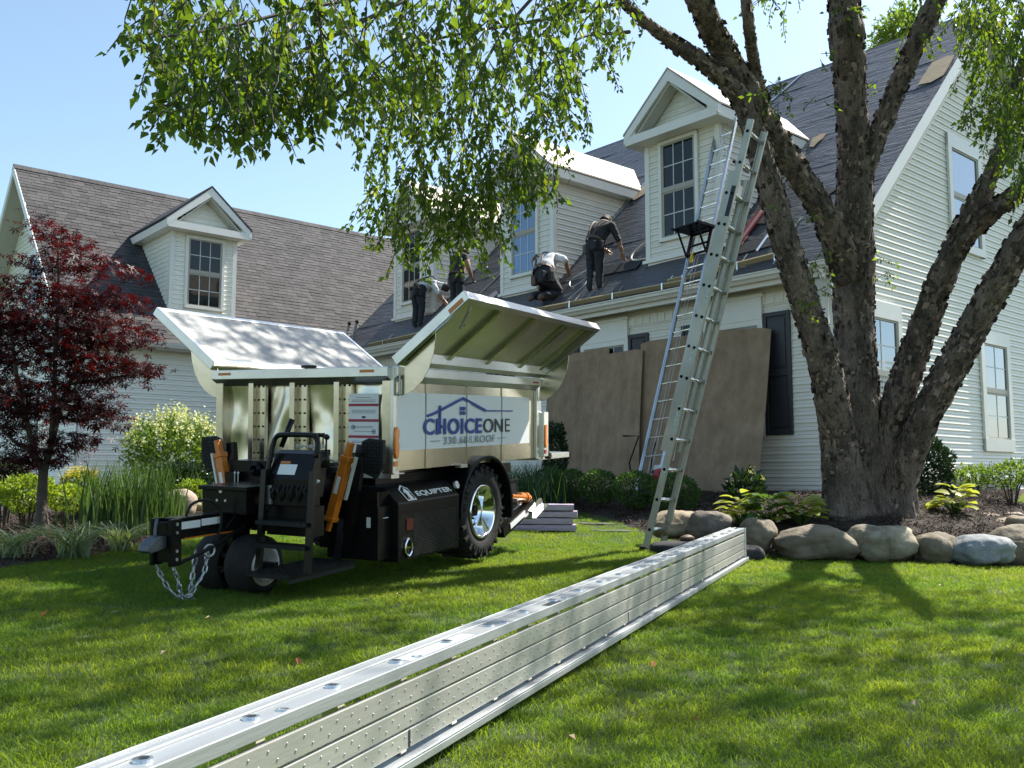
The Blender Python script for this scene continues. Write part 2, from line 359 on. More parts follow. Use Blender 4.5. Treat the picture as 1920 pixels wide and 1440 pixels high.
b = MB(); b.box((-14.1, -.385, 2.86), (.3, -.36, 3.08)); bd(b, 'fascia', M['gutter'])
b = MB(); b.prism([(-14.1, y, z) for y, z in ((-.387,3.07),(-.39,2.93),(-.45,2.935),(-.475,2.98),(-.50,3.0),(-.50,3.045),(-.515,3.05),(-.515,3.07),(-.50,3.07),(-.49,3.05),(-.40,3.05))], (14.4,0,0)); bd(b, 'gutter', M['gutter'])
b = MB(); b.tube([(.2,-.45,2.95),(.2,-.45,2.85),(.09,-.02,2.62),(.09,-.02,1.0),(.09,-.02,-.1)], .045, 6); bd(b, 'downspout', M['trim'])
# windows and shutters on the front
def shutter(s0, s1, z0, z1):
    b = MB()
    def bx(a0, a1, d, c0, c1): b.box((a0, -.017-d, c0), (a1, -.012, c1))
    bx(s0, s0+.06, .035, z0, z1); bx(s1-.06, s1, .035, z0, z1)
    zm = z0+(z1-z0)*.5
    for a, c in ((z0, z0+.08), (zm-.05, zm+.05), (z1-.07, z1)): bx(s0+.06, s1-.06, .034, a, c)
    for a, c in ((z0+.08, zm-.05), (zm+.05, z1-.07)):
        bx(s0+.06, s1-.06, .012, a, c); bx(s0+.09, s1-.09, .026, a+.04, c-.04)
    bd(b, 'shutter', M['shutter'], bevel=.006)
shutter(-1.07, -.60, .64, 2.52); shutter(-2.66, -2.19, .64, 2.52)
shutter(-3.83, -3.38, .64, 2.50); shutter(-5.46, -5.0, .64, 2.50)
for x0, x1, g in ((-2.19,-1.07,'glass_blue'), (-5.0,-3.83,'glass'), (-7.9,-6.75,'glass'), (-11.2,-9.9,'glass')):
    b = MB(); b.box((x0, -.075, 2.44), (x1, -.02, 2.80)); b.box((x0-.03, -.095, 2.78), (x1+.03, -.02, 2.84)); bd(b, 'window_head', M['trim'])
    window(house, FRONT, x0, x1, .62, 2.44, cols=4, glass=g, sub=False)

# gable wall
def slope_spans(z0, y0, y1, zr, roof0):                   # courses cut to the roof slope
    out = []; yc = (y0+y1)/2
    for z in courses(z0, zr):
        e = max(0, z+EXP-roof0); out.append((z, y0+e+.02, y1-e-.02))
    return [o for o in out if o[2] > o[1]+.05]
GY1 = 11.5; ZR = 8.95
b = MB(); b.prism([(-.18,0,-.22),(-.18,GY1,-.22),(-.18,GY1,3.1),(-.18,GY1/2,ZR-.05),(-.18,0,3.1)], (.18,0,0)); gw = bd(b, 'gable_wall', M['siding'])
siding(gw, (0,0,0), PI/2, [(z, s0+(.1 if z < 2.9 else 0), s1) for z, s0, s1 in slope_spans(-.22, 0, GY1, ZR, 3.12)])
for s in (1, -1):                                         # rakes: soffit, frieze and fascia of the overhang
    def Y(y): return y if s == 1 else GY1 - y
    b = MB(); e = .38
    b.prism([(.02, Y(-e), 3.2-e-.26), (.02, Y(-e), 3.2-e-.02), (.02, Y(GY1/2), 3.2+GY1/2-.02), (.02, Y(GY1/2), 3.2+GY1/2-.30)], (.27,0,0)); bd(b, 'rake_soffit', M['soffit'])
    b = MB(); b.prism([(.292, Y(-e-.02), 3.2-e-.20), (.292, Y(-e-.02), 3.2-e+.06), (.292, Y(GY1/2), 3.2+GY1/2+.08), (.292, Y(GY1/2), 3.2+GY1/2-.17)], (.025,0,0)); bd(b, 'rake_board', M['trim'])
    b = MB(); b.prism([(.021, Y(0), 2.86), (.021, Y(.14), 2.86), (.021, Y(GY1/2), 2.86+GY1/2-.16), (.021, Y(GY1/2), 2.86+GY1/2+.05)], (.02,0,0)); bd(b, 'rake_frieze', M['trim'])
window(house, GABLE, 4.14, 5.52, 4.05, 6.14, cols=1, rows=1, casing=.14, head=.1, glass='glass_bright', sub=False)
window(house, GABLE, 5.1, 6.4, .48, 2.70, cols=2, rows=2, casing=.15, sill=.08, head=.1, glass='glass_bright', sub=False)
window(house, GABLE, .86, 2.14, .60, 2.74, cols=2, rows=2, casing=.12, head=.14, glass='glass', glass2='glass_bright', sub=False)
for i in range(12):                                       # blinds seen behind the near ground-floor window
    z = .78+i*.09; b = MB(); b.box((.0205, 1.05, z), (.0275, 1.93, z+.05)); bd(b, 'blind_slat', M['muntin'])
b = MB(); b.box((.018, 4.2, -.15), (.12, 4.5, .02)); bd(b, 'vent_hood', M['trim'])

# main roof
RX0, RX1 = -14.1, .30; RYR = 5.75
rz = lambda y: 3.2 + y
b = MB(); b.prism([(RX0, -.355, 2.965), (RX0, -.355, 3.06), (RX0, -.02, rz(-.02)), (RX0, RYR, rz(RYR)), (RX0, GY1+.385, rz(-.385)), (RX0, GY1+.385, rz(-.385)-.14), (RX0, RYR, rz(RYR)-.14), (RX0, 0, rz(0)-.14)], (RX1-RX0,0,0)); roof = bd(b, 'main_roof', M['deck'])
b = MB(); b.prism([(RX0-.005, y, z) for y, z in ((-.47, 3.072), (-.47, 3.09), (-.03, rz(-.03)+.016), (.05, rz(.05)+.014), (.05, rz(.05)-.02), (-.03, rz(-.03)-.004))], (RX1-RX0+.01,0,0)); bd(b, 'ice_shield', M['felt_dark'])
SW = 1.05; n = 0; yy = -.02
while yy < RYR - .02:                                     # underlayment rolls, each lapping the one below
    y0, y1 = yy, min(yy + SW/1.414 + .06, RYR); nx, ny = 90, 7; V = []
    for j in range(ny):
        for i in range(nx):
            x = RX0-.01+(RX1-.04 - RX0)*i/(nx-1) + (.04*math.sin(j*2+n) if i == nx-1 else 0); y = y0+(y1-y0)*j/(ny-1)
            h = .008 + (.003 if j == 0 else 0) + .012*noise.noise(Vector((x*1.1, y*9+n*7, 0))) + .006*noise.noise(Vector((x*4, y*14+n*3, 5)))
            if j == 0: y += .02*noise.noise(Vector((x*.8, n*9, 2)))
            V.append((x, y-h*.7, rz(y)+h*.7+.006+HB[2]))
    idx = np.arange(nx*ny).reshape(ny, nx); F = np.stack([idx[:-1,:-1], idx[:-1,1:], idx[1:,1:], idx[1:,:-1]], -1).reshape(-1, 4)
    mesh_np('underlayment_sheet', V, F, M['felt'], roof, None, True); yy += SW/1.414; n += 1
def on_roof(pts, w, h, name, m, lift=.03, parent=roof):
    for (x0, y0), (x1, y1) in pts:
        b = MB(); b.beam((x0, y0, rz(y0)+lift), (x1, y1, rz(y1)+lift), w, h, (0,-.7,.7)); bd(b, name, m, parent)
on_roof([((-4.08,5.0),(-3.72,5.7)), ((-6.38,2.2),(-6.3,3.4)), ((-1.45,.42),(-1.42,.9)), ((-1.02,.4),(-.95,.95)), ((-9.2,.9),(-9.0,1.9)), ((-1.95,1.9),(-1.9,2.7))], .05, .02, 'batten', M['alu'], .04)
on_roof([((-5.3,.75),(-4.2,.72)), ((-2.1,.5),(-1.2,.55)), ((-9.9,.6),(-8.6,.62)), ((-5.9,1.6),(-5.6,1.65)), ((-4.6,2.2),(-4.45,2.1)), ((-2.0,1.2),(-1.6,1.1)), ((-.9,1.3),(-.7,1.5))], .3, .012, 'tar_paper_scrap', M['felt_dark'], .05)
def patch(x0, x1, y0, y1, seed):
    b = MB(); rr = random.Random(seed)
    P = [(x0, y0), ((x0+x1)/2, y0-.05), (x1, y0+.05), (x1+.05, (y0+y1)/2), (x1, y1), ((x0+x1)/2, y1+.04), (x0-.04, y1)]
    b.prism([(x+rr.uniform(-.05,.05), y, rz(y)+.045) for x, y in P], (0,-.004,.004)); bd(b, 'bare_sheathing', M['deck'], roof)
patch(-.22, .16, 3.75, 4.35, 1); patch(-1.95, -1.72, 2.85, 3.1, 2); patch(-1.1, -.9, 2.9, 3.02, 3); patch(-6.25,-5.95,2.85,3.35,4)
b = MB(); b.prism([(RX0, RYR-.1, rz(RYR)-.09), (RX0, RYR, rz(RYR)+.03), (RX0, RYR+.1, rz(RYR)-.09), (RX0, RYR, rz(RYR)-.02)], (RX1-RX0-.05,0,0)); bd(b, 'ridge_felt', M['felt'], roof)
b = MB(); b.prism([(RX0+.05, .3, 3.3), (RX0+.05, RYR, 3.1+RYR), (RX0+.05, GY1-.3, 3.3)], (.12,0,0)); bd(b, 'far_gable', M['siding'])

# dormers
def dormer(fr, W, z0, ze, zap, fd, rb, shingled, win, proto, glass, ang, label=None):
    # fr(s, d, z): s across the front, d into the roof, z; the roof under it is z = rb + d
    hw = W/2; pitch = 1.0; ov = .13; ed = ze - rb           # depth where the eave meets the roof
    B = lambda mb, nm, m, par=None, **k: bd(mb, nm, m, par or core, **k)
    def prism(mb, pts, e0, e1): 
        vs = [fr(*p) for p in pts]; d = Vector(fr(*[a+b for a, b in zip(pts[0], e1)])) - Vector(fr(*pts[0])); mb.prism(vs, d)
    def fbox(mb, s0, s1, d0, d1, a, c):
        vs = [fr(s, d, z) for z in (a, c) for d in (d0, d1) for s in (s0, s1)]
        mb.add(vs, [(0,1,3,2),(4,6,7,5),(0,4,5,1),(2,3,7,6),(0,2,6,4),(1,5,7,3)])
    b = MB()                                               # body
    zt = ze + (zap - ze) - .12
    P = [(-hw, z0-.1), (hw, z0-.1), (hw, ze), (0, ze+hw*.98), (-hw, ze)]
    for_ = [fr(s, fd, z) for s, z in P]; bk = [fr(s, fd + (zap-rb-fd), z) for s, z in P]
    b.add(for_+bk, [(0,1,2,3,4)] + [(i, (i+1) % 5, 5+(i+1) % 5, 5+i) for i in range(5)])
    core = bd(b, 'dormer', M['siding'], house)
    if label: core['label'] = label
    s0, s1, w0, w1 = win
    # front boards either side of the window, above and below
    O = fr(0, fd, 0)
    sp = []
    for z in courses(z0, ze-.05):
        if z+EXP > w0 and z < w1: sp += [(z, -hw+.07, s0+.02), (z, s1-.02, hw-.07)]
        else: sp.append((z, -hw+.07, hw-.07))
    siding(core, (O[0], O[1], 0), ang, sp, proto)
    for sgn in (-1, 1):                                    # cheeks
        sp = []
        for z in courses(z0, ze-.03):
            de = z + EXP*.5 - rb
            if de > fd+.05: sp.append((z, 0, de-fd) if sgn == 1 else (z, -(de-fd), 0))
        Oc = fr(sgn*hw, fd, 0); siding(core, (Oc[0], Oc[1], 0), ang + sgn*PI/2, sp, proto)
        b = MB(); fbox(b, min(sgn*hw, sgn*(hw-.075)), max(sgn*hw, sgn*(hw-.075)), fd-.03, fd, z0, ze); fbox(b, min(sgn*hw, sgn*(hw+.028)), max(sgn*hw, sgn*(hw+.028)), fd-.03, fd+.07, z0, ze); B(b, 'corner_trim', M['trim'])
        # eave box along the cheek, with its soffit
        b = MB(); xo = hw+.24
        pr = [(sgn*hw, ze-.06), (sgn*xo, ze-.06), (sgn*xo, ze+.13), (sgn*hw, ze+.13+.1)]
        b.add([fr(s, fd-.32, z) for s, z in pr] + [fr(s, (z-rb)+.02, z) for s, z in pr], [(0,1,2,3),(4,7,6,5)]+[(i,(i+1)%4,4+(i+1)%4,4+i) for i in range(4)]); B(b, 'eave_box', M['trim'])
        # roof slope
        b = MB(); zo = ze + .14; t = .035 if not shingled else .05
        pr = [(sgn*(xo+.02), zo), (sgn*(xo+.02), zo+t), (0, zap+t), (0, zap)]
        b.add([fr(s, fd-.36, z) for s, z in pr] + [fr(s, (z-rb)+.05, z) for s, z in pr], [(0,1,2,3),(4,7,6,5)]+[(i,(i+1)%4,4+(i+1)%4,4+i) for i in range(4)])
        B(b, 'dormer_roof', M['felt_dark'] if shingled else M['ply_white'])
        # rake of the pediment
        b = MB(); pr = [(sgn*(hw+.25), ze+.10), (sgn*(hw+.25), ze+.135), (0, zap-.01), (0, zap-.26)]
        pr = [(sgn*(hw+.25), ze-.03), (sgn*(hw+.25), ze+.135), (0, zap-.005), (0, zap-.22)]
        b.add([fr(s, fd-.35, z) for s, z in pr] + [fr(s, fd-.25, z) for s, z in pr], [(0,1,2,3),(4,7,6,5)]+[(i,(i+1)%4,4+(i+1)%4,4+i) for i in range(4)]); B(b, 'rake_trim', M['trim'])
        b = MB(); pr = [(sgn*(hw+.05), ze+.02), (sgn*(hw+.05), ze+.06), (0, zap-.22), (0, zap-.27)]
        b.add([fr(s, fd-.30, z) for s, z in pr] + [fr(s, fd-.05, z) for s, z in pr], [(0,1,2,3),(4,7,6,5)]+[(i,(i+1)%4,4+(i+1)%4,4+i) for i in range(4)]); B(b, 'rake_soffit', M['soffit'])
    b = MB(); fbox(b, -hw-.22, hw+.22, fd-.345, fd, ze-.058, ze+.10); fbox(b, -hw+.05, hw-.05, fd-.2, fd-.03, ze+.10, ze+.15); B(b, 'pediment_base', M['trim'])
    sp = [(z, -(zap-.2-z-.0)+.02, (zap-.2-z)-.02) for z in courses(ze+.12, zap-.25)]
    Ot = fr(0, fd-.01, 0); siding(core, (Ot[0], Ot[1], 0), ang, [(z, max(a, -hw), min(c, hw)) for z, a, c in sp], proto)
    b = MB(); fbox(b, -hw-.1, hw+.1, fd-.045, fd, z0-.05, z0+.01); B(b, 'sill_flashing', M['trim'])
    b = MB(); fbox(b, -hw+.08, hw-.08, fd-.022, fd, w1-.02, ze-.05); B(b, 'head_panel', M['trim'])
    window(core, lambda s, d, z: fr(s, fd-d-.018, z), s0, s1, w0, w1, cols=3, casing=.065, glass=glass, rows=2, sub=True)
    return core
MAIN = lambda cx: (lambda s, d, z: (cx+s, d, z))
WNG = lambda cy: (lambda s, d, z: (-13.7-d, cy+s, z))
for cx, lb, gl in ((-3.135, 'nearest dormer, beside the ladder', 'glass'), (-7.28, 'middle dormer with blue blind behind its window', 'glass_blue'), (-11.42, 'far dormer half hidden by hanging birch leaves', 'glass')):
    dormer(MAIN(cx), 1.63, 3.96, 6.17, 7.26, .66, 3.2, False, (-.50, .39, 4.24, 6.1), proto_board, gl, 0, lb)
for cy in (-3.46,): dormer(WNG(cy), 1.58, 3.82, 5.83, 6.88, .57, 3.25, True, (-.46, .50, 3.98, 5.72), proto_board_w, 'glass', PI/2, 'shingled dormer on the left wing')

# wing
WR = lambda x: -10.45 - x
b = MB(); b.box((-13.88, -6.3, -.3), (-13.7, .0, 2.9)); ww = bd(b, 'wing_wall', M['siding_wing'])
siding(ww, (-13.7,0,0), PI/2, [(z, -6.2, -.05) for z in courses(-.2, 2.85)], proto_board_w)
b = MB(); b.prism([(-22.8,-6.3,-.3),(-13.7,-6.3,-.3),(-13.7,-6.3,3.1),(-18.25,-6.3,7.6),(-22.8,-6.3,3.1)], (0,.18,0)); we = bd(b, 'wing_gable_wall', M['siding_wing'])
siding(we, (-18.25,-6.3,0), 0, [(z, max(-4.45, -(7.62-z-EXP)), min(4.45, 7.62-z-EXP)) for z in courses(-.2, 7.4)], proto_board_w)
b = MB(); b.box((-13.8,-6.335,-.3),(-13.665,-6.3,2.9)); b.box((-13.7,-6.335,-.3),(-13.665,-6.2,2.9)); bd(b, 'corner_post', M['trim'])
b = MB(); b.box((-13.71, -6.6, 2.82), (-13.36, .0, 2.87)); bd(b, 'soffit', M['soffit'])
b = MB(); b.prism([(x, -6.75, z) for x, z in ((-13.38,2.98),(-13.38,2.86),(-13.30,2.86),(-13.27,2.92),(-13.25,2.98),(-13.27,2.98),(-13.29,2.96),(-13.36,2.96))], (0,7,0)); bd(b, 'gutter', M['trim'])
b = MB(); y1 = 5.2
b.prism([(-13.37,-6.75,WR(-13.36)-.02),(-13.36,-6.75,WR(-13.36)),(-18.25,-6.75,WR(-18.25)),(-23.14,-6.75,WR(-13.36)),(-23.14,-6.75,WR(-13.36)-.02),(-18.25,-6.75,WR(-18.25)-.12)], (0, 6.75+y1, 0)); wroof = bd(b, 'wing_roof', M['felt_dark'])
for s in (1, -1):
    X = lambda x: x if s == 1 else -36.5-x
    b = MB(); b.prism([(X(-13.33),-6.80,WR(-13.33)-.22),(X(-13.33),-6.80,WR(-13.33)+.0),(X(-18.25),-6.80,WR(-18.25)+.0),(X(-18.25),-6.80,WR(-18.25)-.24)], (0,.045,0)); bd(b, 'rake_board', M['trim'])
    b = MB(); b.prism([(X(-13.36),-6.75,WR(-13.36)-.20),(X(-13.36),-6.75,WR(-13.36)-.14),(X(-18.25),-6.75,WR(-18.25)-.14),(X(-18.25),-6.75,WR(-18.25)-.22)], (0,.45,0)); bd(b, 'rake_soffit', M['soffit'])
tabs = MB(); row = .145/1.414; nrow = int(4.89/row)      # shingle courses, random tab widths, each tab proud of the one below
for r in range(nrow):
    x0 = -13.34 - r*row; y = -6.77 - random.random()*.3
    while y < y1:
        w = random.uniform(.16, .34); ya, yb = max(y, -6.77), min(y+w-.006, y1); y += w
        dorm = -4.3 < (ya+yb)/2 < -2.62 and x0 < -14.0 and WR(x0) < 5.8
        if yb - ya < .03: continue
        t = random.uniform(.010, .02); xb = x0 - row*1.15; n = .7071
        tabs.add([(x0+t*n, ya, WR(x0)+t*n), (x0+t*n, yb, WR(x0)+t*n), (xb+.003, yb, WR(xb)+.003), (xb+.003, ya, WR(xb)+.003), (x0, ya, WR(x0)-.002), (x0, yb, WR(x0)-.002)],
                 [(0,1,2,3), (4,5,1,0), (4,0,3), (5,2,1)])
bd(tabs, 'shingle_courses', M['shingle'], wroof, kind='stuff')
b = MB()
for k in range(60):
    y = -6.8+k*.2; b.prism([(-18.11, y, WR(-18.25)-.10), (-18.25, y, WR(-18.25)+.045), (-18.39, y, WR(-18.25)-.10), (-18.25, y, WR(-18.25)+.02)], (0,.195,0))
bd(b, 'ridge_caps', M['shingle'], wroof)
window(house, WINGE, -18.2, -16.95, 3.9, 5.6, cols=2, glass='glass_blue', casing=.12, sub=False)
window(house, WINGE, -16.9, -15.2, .5, 2.3, cols=3, glass='glass_bright', casing=.12, sub=False)
for o in (proto_board, proto_board_w): bpy.data.objects.remove(o)
# ------------------------------------------------------------------ debris trailer (local: x rearwards, y to its left, z up)
def text(s, size, m, parent, loc, rot, name='lettering', bold=0, width=None, ext=.0015, spacing=1):
    c = bpy.data.curves.new(name, 'FONT'); c.body = s; c.size = size; c.extrude = ext; c.offset = bold; c.space_character = spacing
    o = bpy.data.objects.new(name, c); COL.objects.link(o); bpy.context.view_layer.update()
    me = bpy.data.meshes.new_from_object(o.evaluated_get(bpy.context.evaluated_depsgraph_get())); bpy.data.objects.remove(o)
    if width:
        w = max(v.co.x for v in me.vertices) - min(v.co.x for v in me.vertices); k = width/w
        for v in me.vertices: v.co.x *= k
    me.materials.clear(); me.materials.append(m); o = bpy.data.objects.new(name, me); COL.objects.link(o)
    if parent: o.parent = parent
    o.location = loc; o.rotation_euler = rot; return o
TM = Matrix(((.4372,-.8990,0),(.8978,.4360,-.0668),(.0593,.0292,1))).to_3x3()
ax_ = Vector((.4371,.8975,.0593)).normalized(); bl_ = Vector((-.8985,.4379,.0314)); bl_ = (bl_-ax_*bl_.dot(ax_)).normalized(); zz_ = ax_.cross(bl_)
TE = Matrix((ax_, bl_, zz_)).transposed().to_euler()
tr = thing('debris_trailer', 'aluminium debris trailer with raised lids and black running gear, parked on the lawn', 'trailer', (-.84,6.56,.21), TE)
SIDE = (PI/2, 0, 0); FRT = (PI/2, 0, -PI/2)
def T(mb, name, m, parent=tr, **k): return mb.build(name, m, parent, **k)
A, Bk = M['alu_dull'], M['black']
b = MB(); b.box((0,.02,.755),(2.42,1.58,.785)); b.box((.05,.3,.69),(2.4,.38,.755)); b.box((.05,1.2,.69),(2.4,1.28,.755)); T(b, 'bed_floor', A)
# front panel: dented sheet between ribs
nx, ny = 70, 30; V = []
for j in range(ny):
    for i in range(nx):
        y = .03+1.54*i/(nx-1); z = .78+.62*j/(ny-1); bay = (y % .4)
        d = .024*noise.noise(Vector((y*4.2, z*3.1, 2))) + .016*abs(noise.noise(Vector((y*7, z*2.6, 9))))
        V.append((.062+d*1.6, y, z))
idx = np.arange(nx*ny).reshape(ny, nx); F = np.stack([idx[:-1,:-1], idx[1:,:-1], idx[1:,1:], idx[:-1,1:]], -1).reshape(-1, 4)
fp = mesh_np('front_panel', V, F, A, tr, None, True)
for y in (1.26, .87, .47):
    b = MB(); b.box((-.005, y-.024, .78), (.06, y+.024, 1.40)); b.box((.035, y-.105, .78), (.045, y-.024, 1.40)); b.box((.035, y-.112, .78), (.062, y-.105, 1.40))
    r = T(b, 'front_rib', A, bevel=.003)
    b = MB()
    for k in range(6):
        for yy in (y-.045, y-.088): b.lathe([(0,.006),(.0075,.006),(.0075,0)], (.035, yy, .84+k*.1), (-1,0,0), 8)
    T(b, 'bolt_heads', Bk, r, kind='stuff')
for y0, y1 in ((1.53, 1.6), (.0, .075)):
    b = MB(); b.box((-.01, y0, .72), (.07, y1, 1.40)); T(b, 'corner_post', A, bevel=.006)
b = MB(); b.prism([(x, 0, z) for x, z in ((-.06,1.395),(-.06,1.465),(.06,1.465),(.06,1.40),(.03,1.345))], (0,1.6,0)); T(b, 'top_rail', M['alu'], bevel=.004)
b = MB(); b.prism([(x, -.001, z) for x, z in ((-.062,1.43),(-.062,1.463),(-.062,1.40))], (0,.0,0)) if 0 else None
b = MB(); b.box((-.09,.62,1.466),(-.04,.72,1.485)); T(b, 'latch_block', Bk)
for y in (1.47, .17):
    b = MB(); b.box((-.0625, y-.06, 1.425), (-.061, y+.06, 1.445)); T(b, 'warning_strip', M['orange'])
# warning decals
b = MB(); b.box((.024,.125,.86),(.030,.38,1.28)); dec = T(b, 'warning_decal', M['sticker'])
for z in (1.19, 1.08, .965):
    b = MB(); b.box((.021,.125,z),(.0239,.38,z+.018)); T(b, 'red_band', M['redband'], dec)
b = MB()
for z, w in ((1.25,.13),(1.232,.2),(1.222,.2),(1.16,.2),(1.15,.21),(1.14,.2),(1.045,.16),(1.035,.17),(1.01,.16),(.94,.2),(.93,.2),(.915,.2)): b.box((.0225,.2525-w/2,z),(.0239,.2525+w/2,z+.004))
T(b, 'print_lines', M['inkgrey'], dec)
b = MB()
for y, z in ((.34,1.04),(.165,1.01)):
    b.lathe([(.017,.001),(.017,.002),(.013,.002),(.013,.001)], (.024,y,z), (-1,0,0), 20); b.box((.0222,y-.006,z-.006),(.0239,y+.006,z+.006))
b.box((.0222,.235,1.105),(.0239,.265,1.12)); T(b, 'pictograms', M['ink'], dec)
# right side
b = MB(); b.box((0,.012,.735),(2.42,.03,1.40)); sp = T(b, 'side_panel', A)
for i, x in enumerate((.50,1.13,1.76)):
    b = MB(); b.box((x-.032,.003,.735),(x+.028,.012,1.39)); T(b, 'side_rib', A, sp)
for x0, x1, y in ((.02,.465,.0105),(.470,.527,.0018),(.54,1.095,.0105),(1.10,1.157,.0018),(1.17,1.725,.0105),(1.73,1.787,.0018),(1.80,2.30,.0105)):
    b = MB(); b.box((x0, y-.0012, .875), (x1, y+.001, 1.29)); T(b, 'logo_sheet', M['white'], sp)
LZ = .9955
text('CHOICE', .165, M['inkblue'], sp, (.425,-.0005,.985), SIDE, bold=.0045, width=.92, spacing=1.1)
text('ONE', .165, M['ink'], sp, (1.37,-.0005,.985), SIDE, width=.49)
text('330.688.ROOF', .082, M['inkgrey'], sp, (.72,-.0005,.905), SIDE, width=.86, spacing=1.15)
b = MB()
for x0, x1 in ((.52,.67),(1.64,1.80)): b.box((x0,-.0012,.93),(x1,.0012,.936))
T(b, 'logo_rule', M['inkgrey'], sp)
b = MB()                                                  # the house outline over the name
def stroke(pts, w):
    for (x0, z0), (x1, z1) in zip(pts, pts[1:]): b.beam((x0,-.0005,z0),(x1,-.0005,z1), .003, w, (0,0,1))
stroke([(.47,1.12),(.58,1.14),(1.03,1.262),(1.42,1.165)], .022); stroke([(1.42,1.165),(1.93,1.165)], .011); stroke([(.668,.985),(.668,1.20)], .03)
for x in (1.005,1.05):
    for z in (1.145,1.18): b.box((x-.02,-.002,z-.014),(x+.018,.001,z+.014))
T(b, 'logo_house', M['inkblue'], sp)
for x0, x1 in ((-.01,.03),(2.40,2.5)):
    b = MB(); b.box((x0,-.02,.72),(x1,.012,1.46)); T(b, 'side_post', M['alu'], bevel=.004)
b = MB(); b.box((2.50,-.05,.74),(2.60,.02,1.16)); T(b, 'rear_post', M['alu_bright'], bevel=.005)
b = MB(); b.prism([(0,y,z) for y, z in ((-.05,1.40),(-.05,1.465),(.06,1.465),(.06,1.385),(.0,1.36))], (2.42,0,0)); T(b, 'side_rail', M['alu'], bevel=.004)
b = MB(); b.box((2.25,-.0525,1.42),(2.37,-.051,1.435)); T(b, 'warning_strip', M['redband'])
b = MB(); b.box((0,1.57,.735),(2.42,1.6,1.465)); T(b, 'left_panel', A)
for a0 in (0.0, 2.5):                                      # amber grab hooks and reflectors
    b = MB(); yb = -.021 if a0 == 0 else -.051
    b.prism([(a0+x, yb, z) for x, z in ((-.008,.86),(.008,.825),(.028,.825),(.044,.86),(.044,.92),(.036,.95),(.044,.98),(.044,1.02),(.02,1.045),(-.004,1.02),(-.008,.98))], (0,-.018,0)); T(b, 'grab_hook', M['amber'], bevel=.003)
    b = MB(); b.box((a0-.005,yb-.006,.77),(a0+.04,yb,.805)); T(b, 'side_reflector', M['amber'] if a0 == 0 else M['red'])
b = MB(); b.tube([(.02,-.03,1.27),(.02,-.05,1.27),(.02,-.05,1.41),(.02,-.03,1.41)], .009, 6); b.box((.005,-.04,1.40),(.04,-.02,1.44)); T(b, 'latch_spring', M['steel'])
b = MB(); b.box((2.6,.05,.70),(3.36,1.55,.755)); T(b, 'tailgate', M['alu_bright'], bevel=.006)
b = MB(); b.tube([(2.58,-.02,1.08),(2.72,.0,.75)], .012, 6); b.tube([(2.6,-.01,.95),(2.74,.02,.76)], .010, 6); T(b, 'tailgate_strut', M['steel'])
b = MB(); b.lathe([(0,.03),(.03,.03),(.03,-.02),(0,-.02)], (2.72,.0,.74), (0,1,0), 12); T(b, 'strut_pivot', Bk)
# lids
def lid(y0, z0, y1, z1, ribs, worn):
    s = 1 if y1 > y0 else -1; d = Vector((0, y1-y0, z1-z0)); L = d.length; d /= L; nrm = Vector((0, -d.z*s, d.y*s)) ; O = Vector((0, y0, z0)); X = Vector((1,0,0))
    def bx(mb, x0, x1, l0, l1, n0, n1):
        vs = [O+X*x+d*l+nrm*n for n in (n0,n1) for l in (l0,l1) for x in (x0,x1)]
        mb.add(vs, [(0,2,3,1),(4,5,7,6),(0,1,5,4),(2,6,7,3),(0,4,6,2),(1,3,7,5)])
    b = MB(); bx(b, -.0, 2.46, .02, L-.005, .02, .032); o = T(b, 'lid', worn)
    for x0, x1, l0, l1 in ((-.02,.03,0,L),(2.43,2.48,0,L),(.03,2.43,L-.045,L),(.03,2.43,0,.05)):
        b = MB(); bx(b, x0, x1, l0, l1, -.035, .038); T(b, 'lid_frame', M['alu'], o, bevel=.004)
    for x in ribs:
        b = MB(); bx(b, x-.03, x+.03, .05, L-.05, -.012, .02); T(b, 'lid_rib', A, o, bevel=.004)
    return o
worn = mat('scuffed_aluminium', (.21,.225,.225), .5, metal=.3, col2=(.36,.36,.34), vscale=9, bump=.25, bscale=14, detail=8)
l1 = lid(-.03, 1.50, -.60, 1.935, (.62,1.24,1.86,2.3), M['alu_lid'])
lid(1.63, 1.50, 2.25, 1.96, (.62,1.24,1.86), worn)
b = MB(); b.box((.08,-.10,1.50),(2.5,-.035,1.575)); T(b, 'lid_bar', M['alu'], bevel=.004)
for x in (.045, 2.44):
    for yb, s in ((0,-1),(1.6,1)):
        b = MB(); P = [(.0,1.26),(.06,1.27),(.13,1.305),(.2,1.37),(.25,1.45),(.285,1.55),(.30,1.66),(.30,1.725),(.02,1.51)]
        b.prism([(x, yb+s*(y+.022), z) for y, z in P], (.006,0,0)); T(b, 'lid_end_plate', A)
b = MB(); b.tube([(.1,-.565,1.87),(.1,-.555,1.84),(.22,-.42,1.735),(.24,-.45,1.76)], .009, 6); b.tube([(-.03,-.40,1.735),(-.05,-.38,1.69),(-.05,-.47,1.755),(-.03,-.5,1.81)], .009, 6); T(b, 'lid_handle', M['steel'], l1)
b = MB(); 
bx0 = [(-.0225,-.46+.0,1.835),(-.0225,-.565,1.915),(-.0225,-.58,1.89),(-.0225,-.475,1.81)]; b.prism(bx0, (-.001,0,0)); T(b, 'warning_strip', M['orange'], l1)
# chassis
b = MB(); b.box((-.35,.42,.5),(2.35,.52,.72)); b.box((-.35,1.08,.5),(2.35,1.18,.72)); b.box((.1,.2,.60),(2.3,1.4,.69)); b.box((1.25,.3,.28),(1.5,1.3,.44)); b.box((-.3,.42,.35),(1.1,1.18,.6)); T(b, 'chassis', Bk)
b = MB(); b.box((.0,.0,.685),(.10,1.6,.735)); b.box((-.01,-.03,.715),(.12,-.0,.722)); T(b, 'front_crossmember', M['alu'])
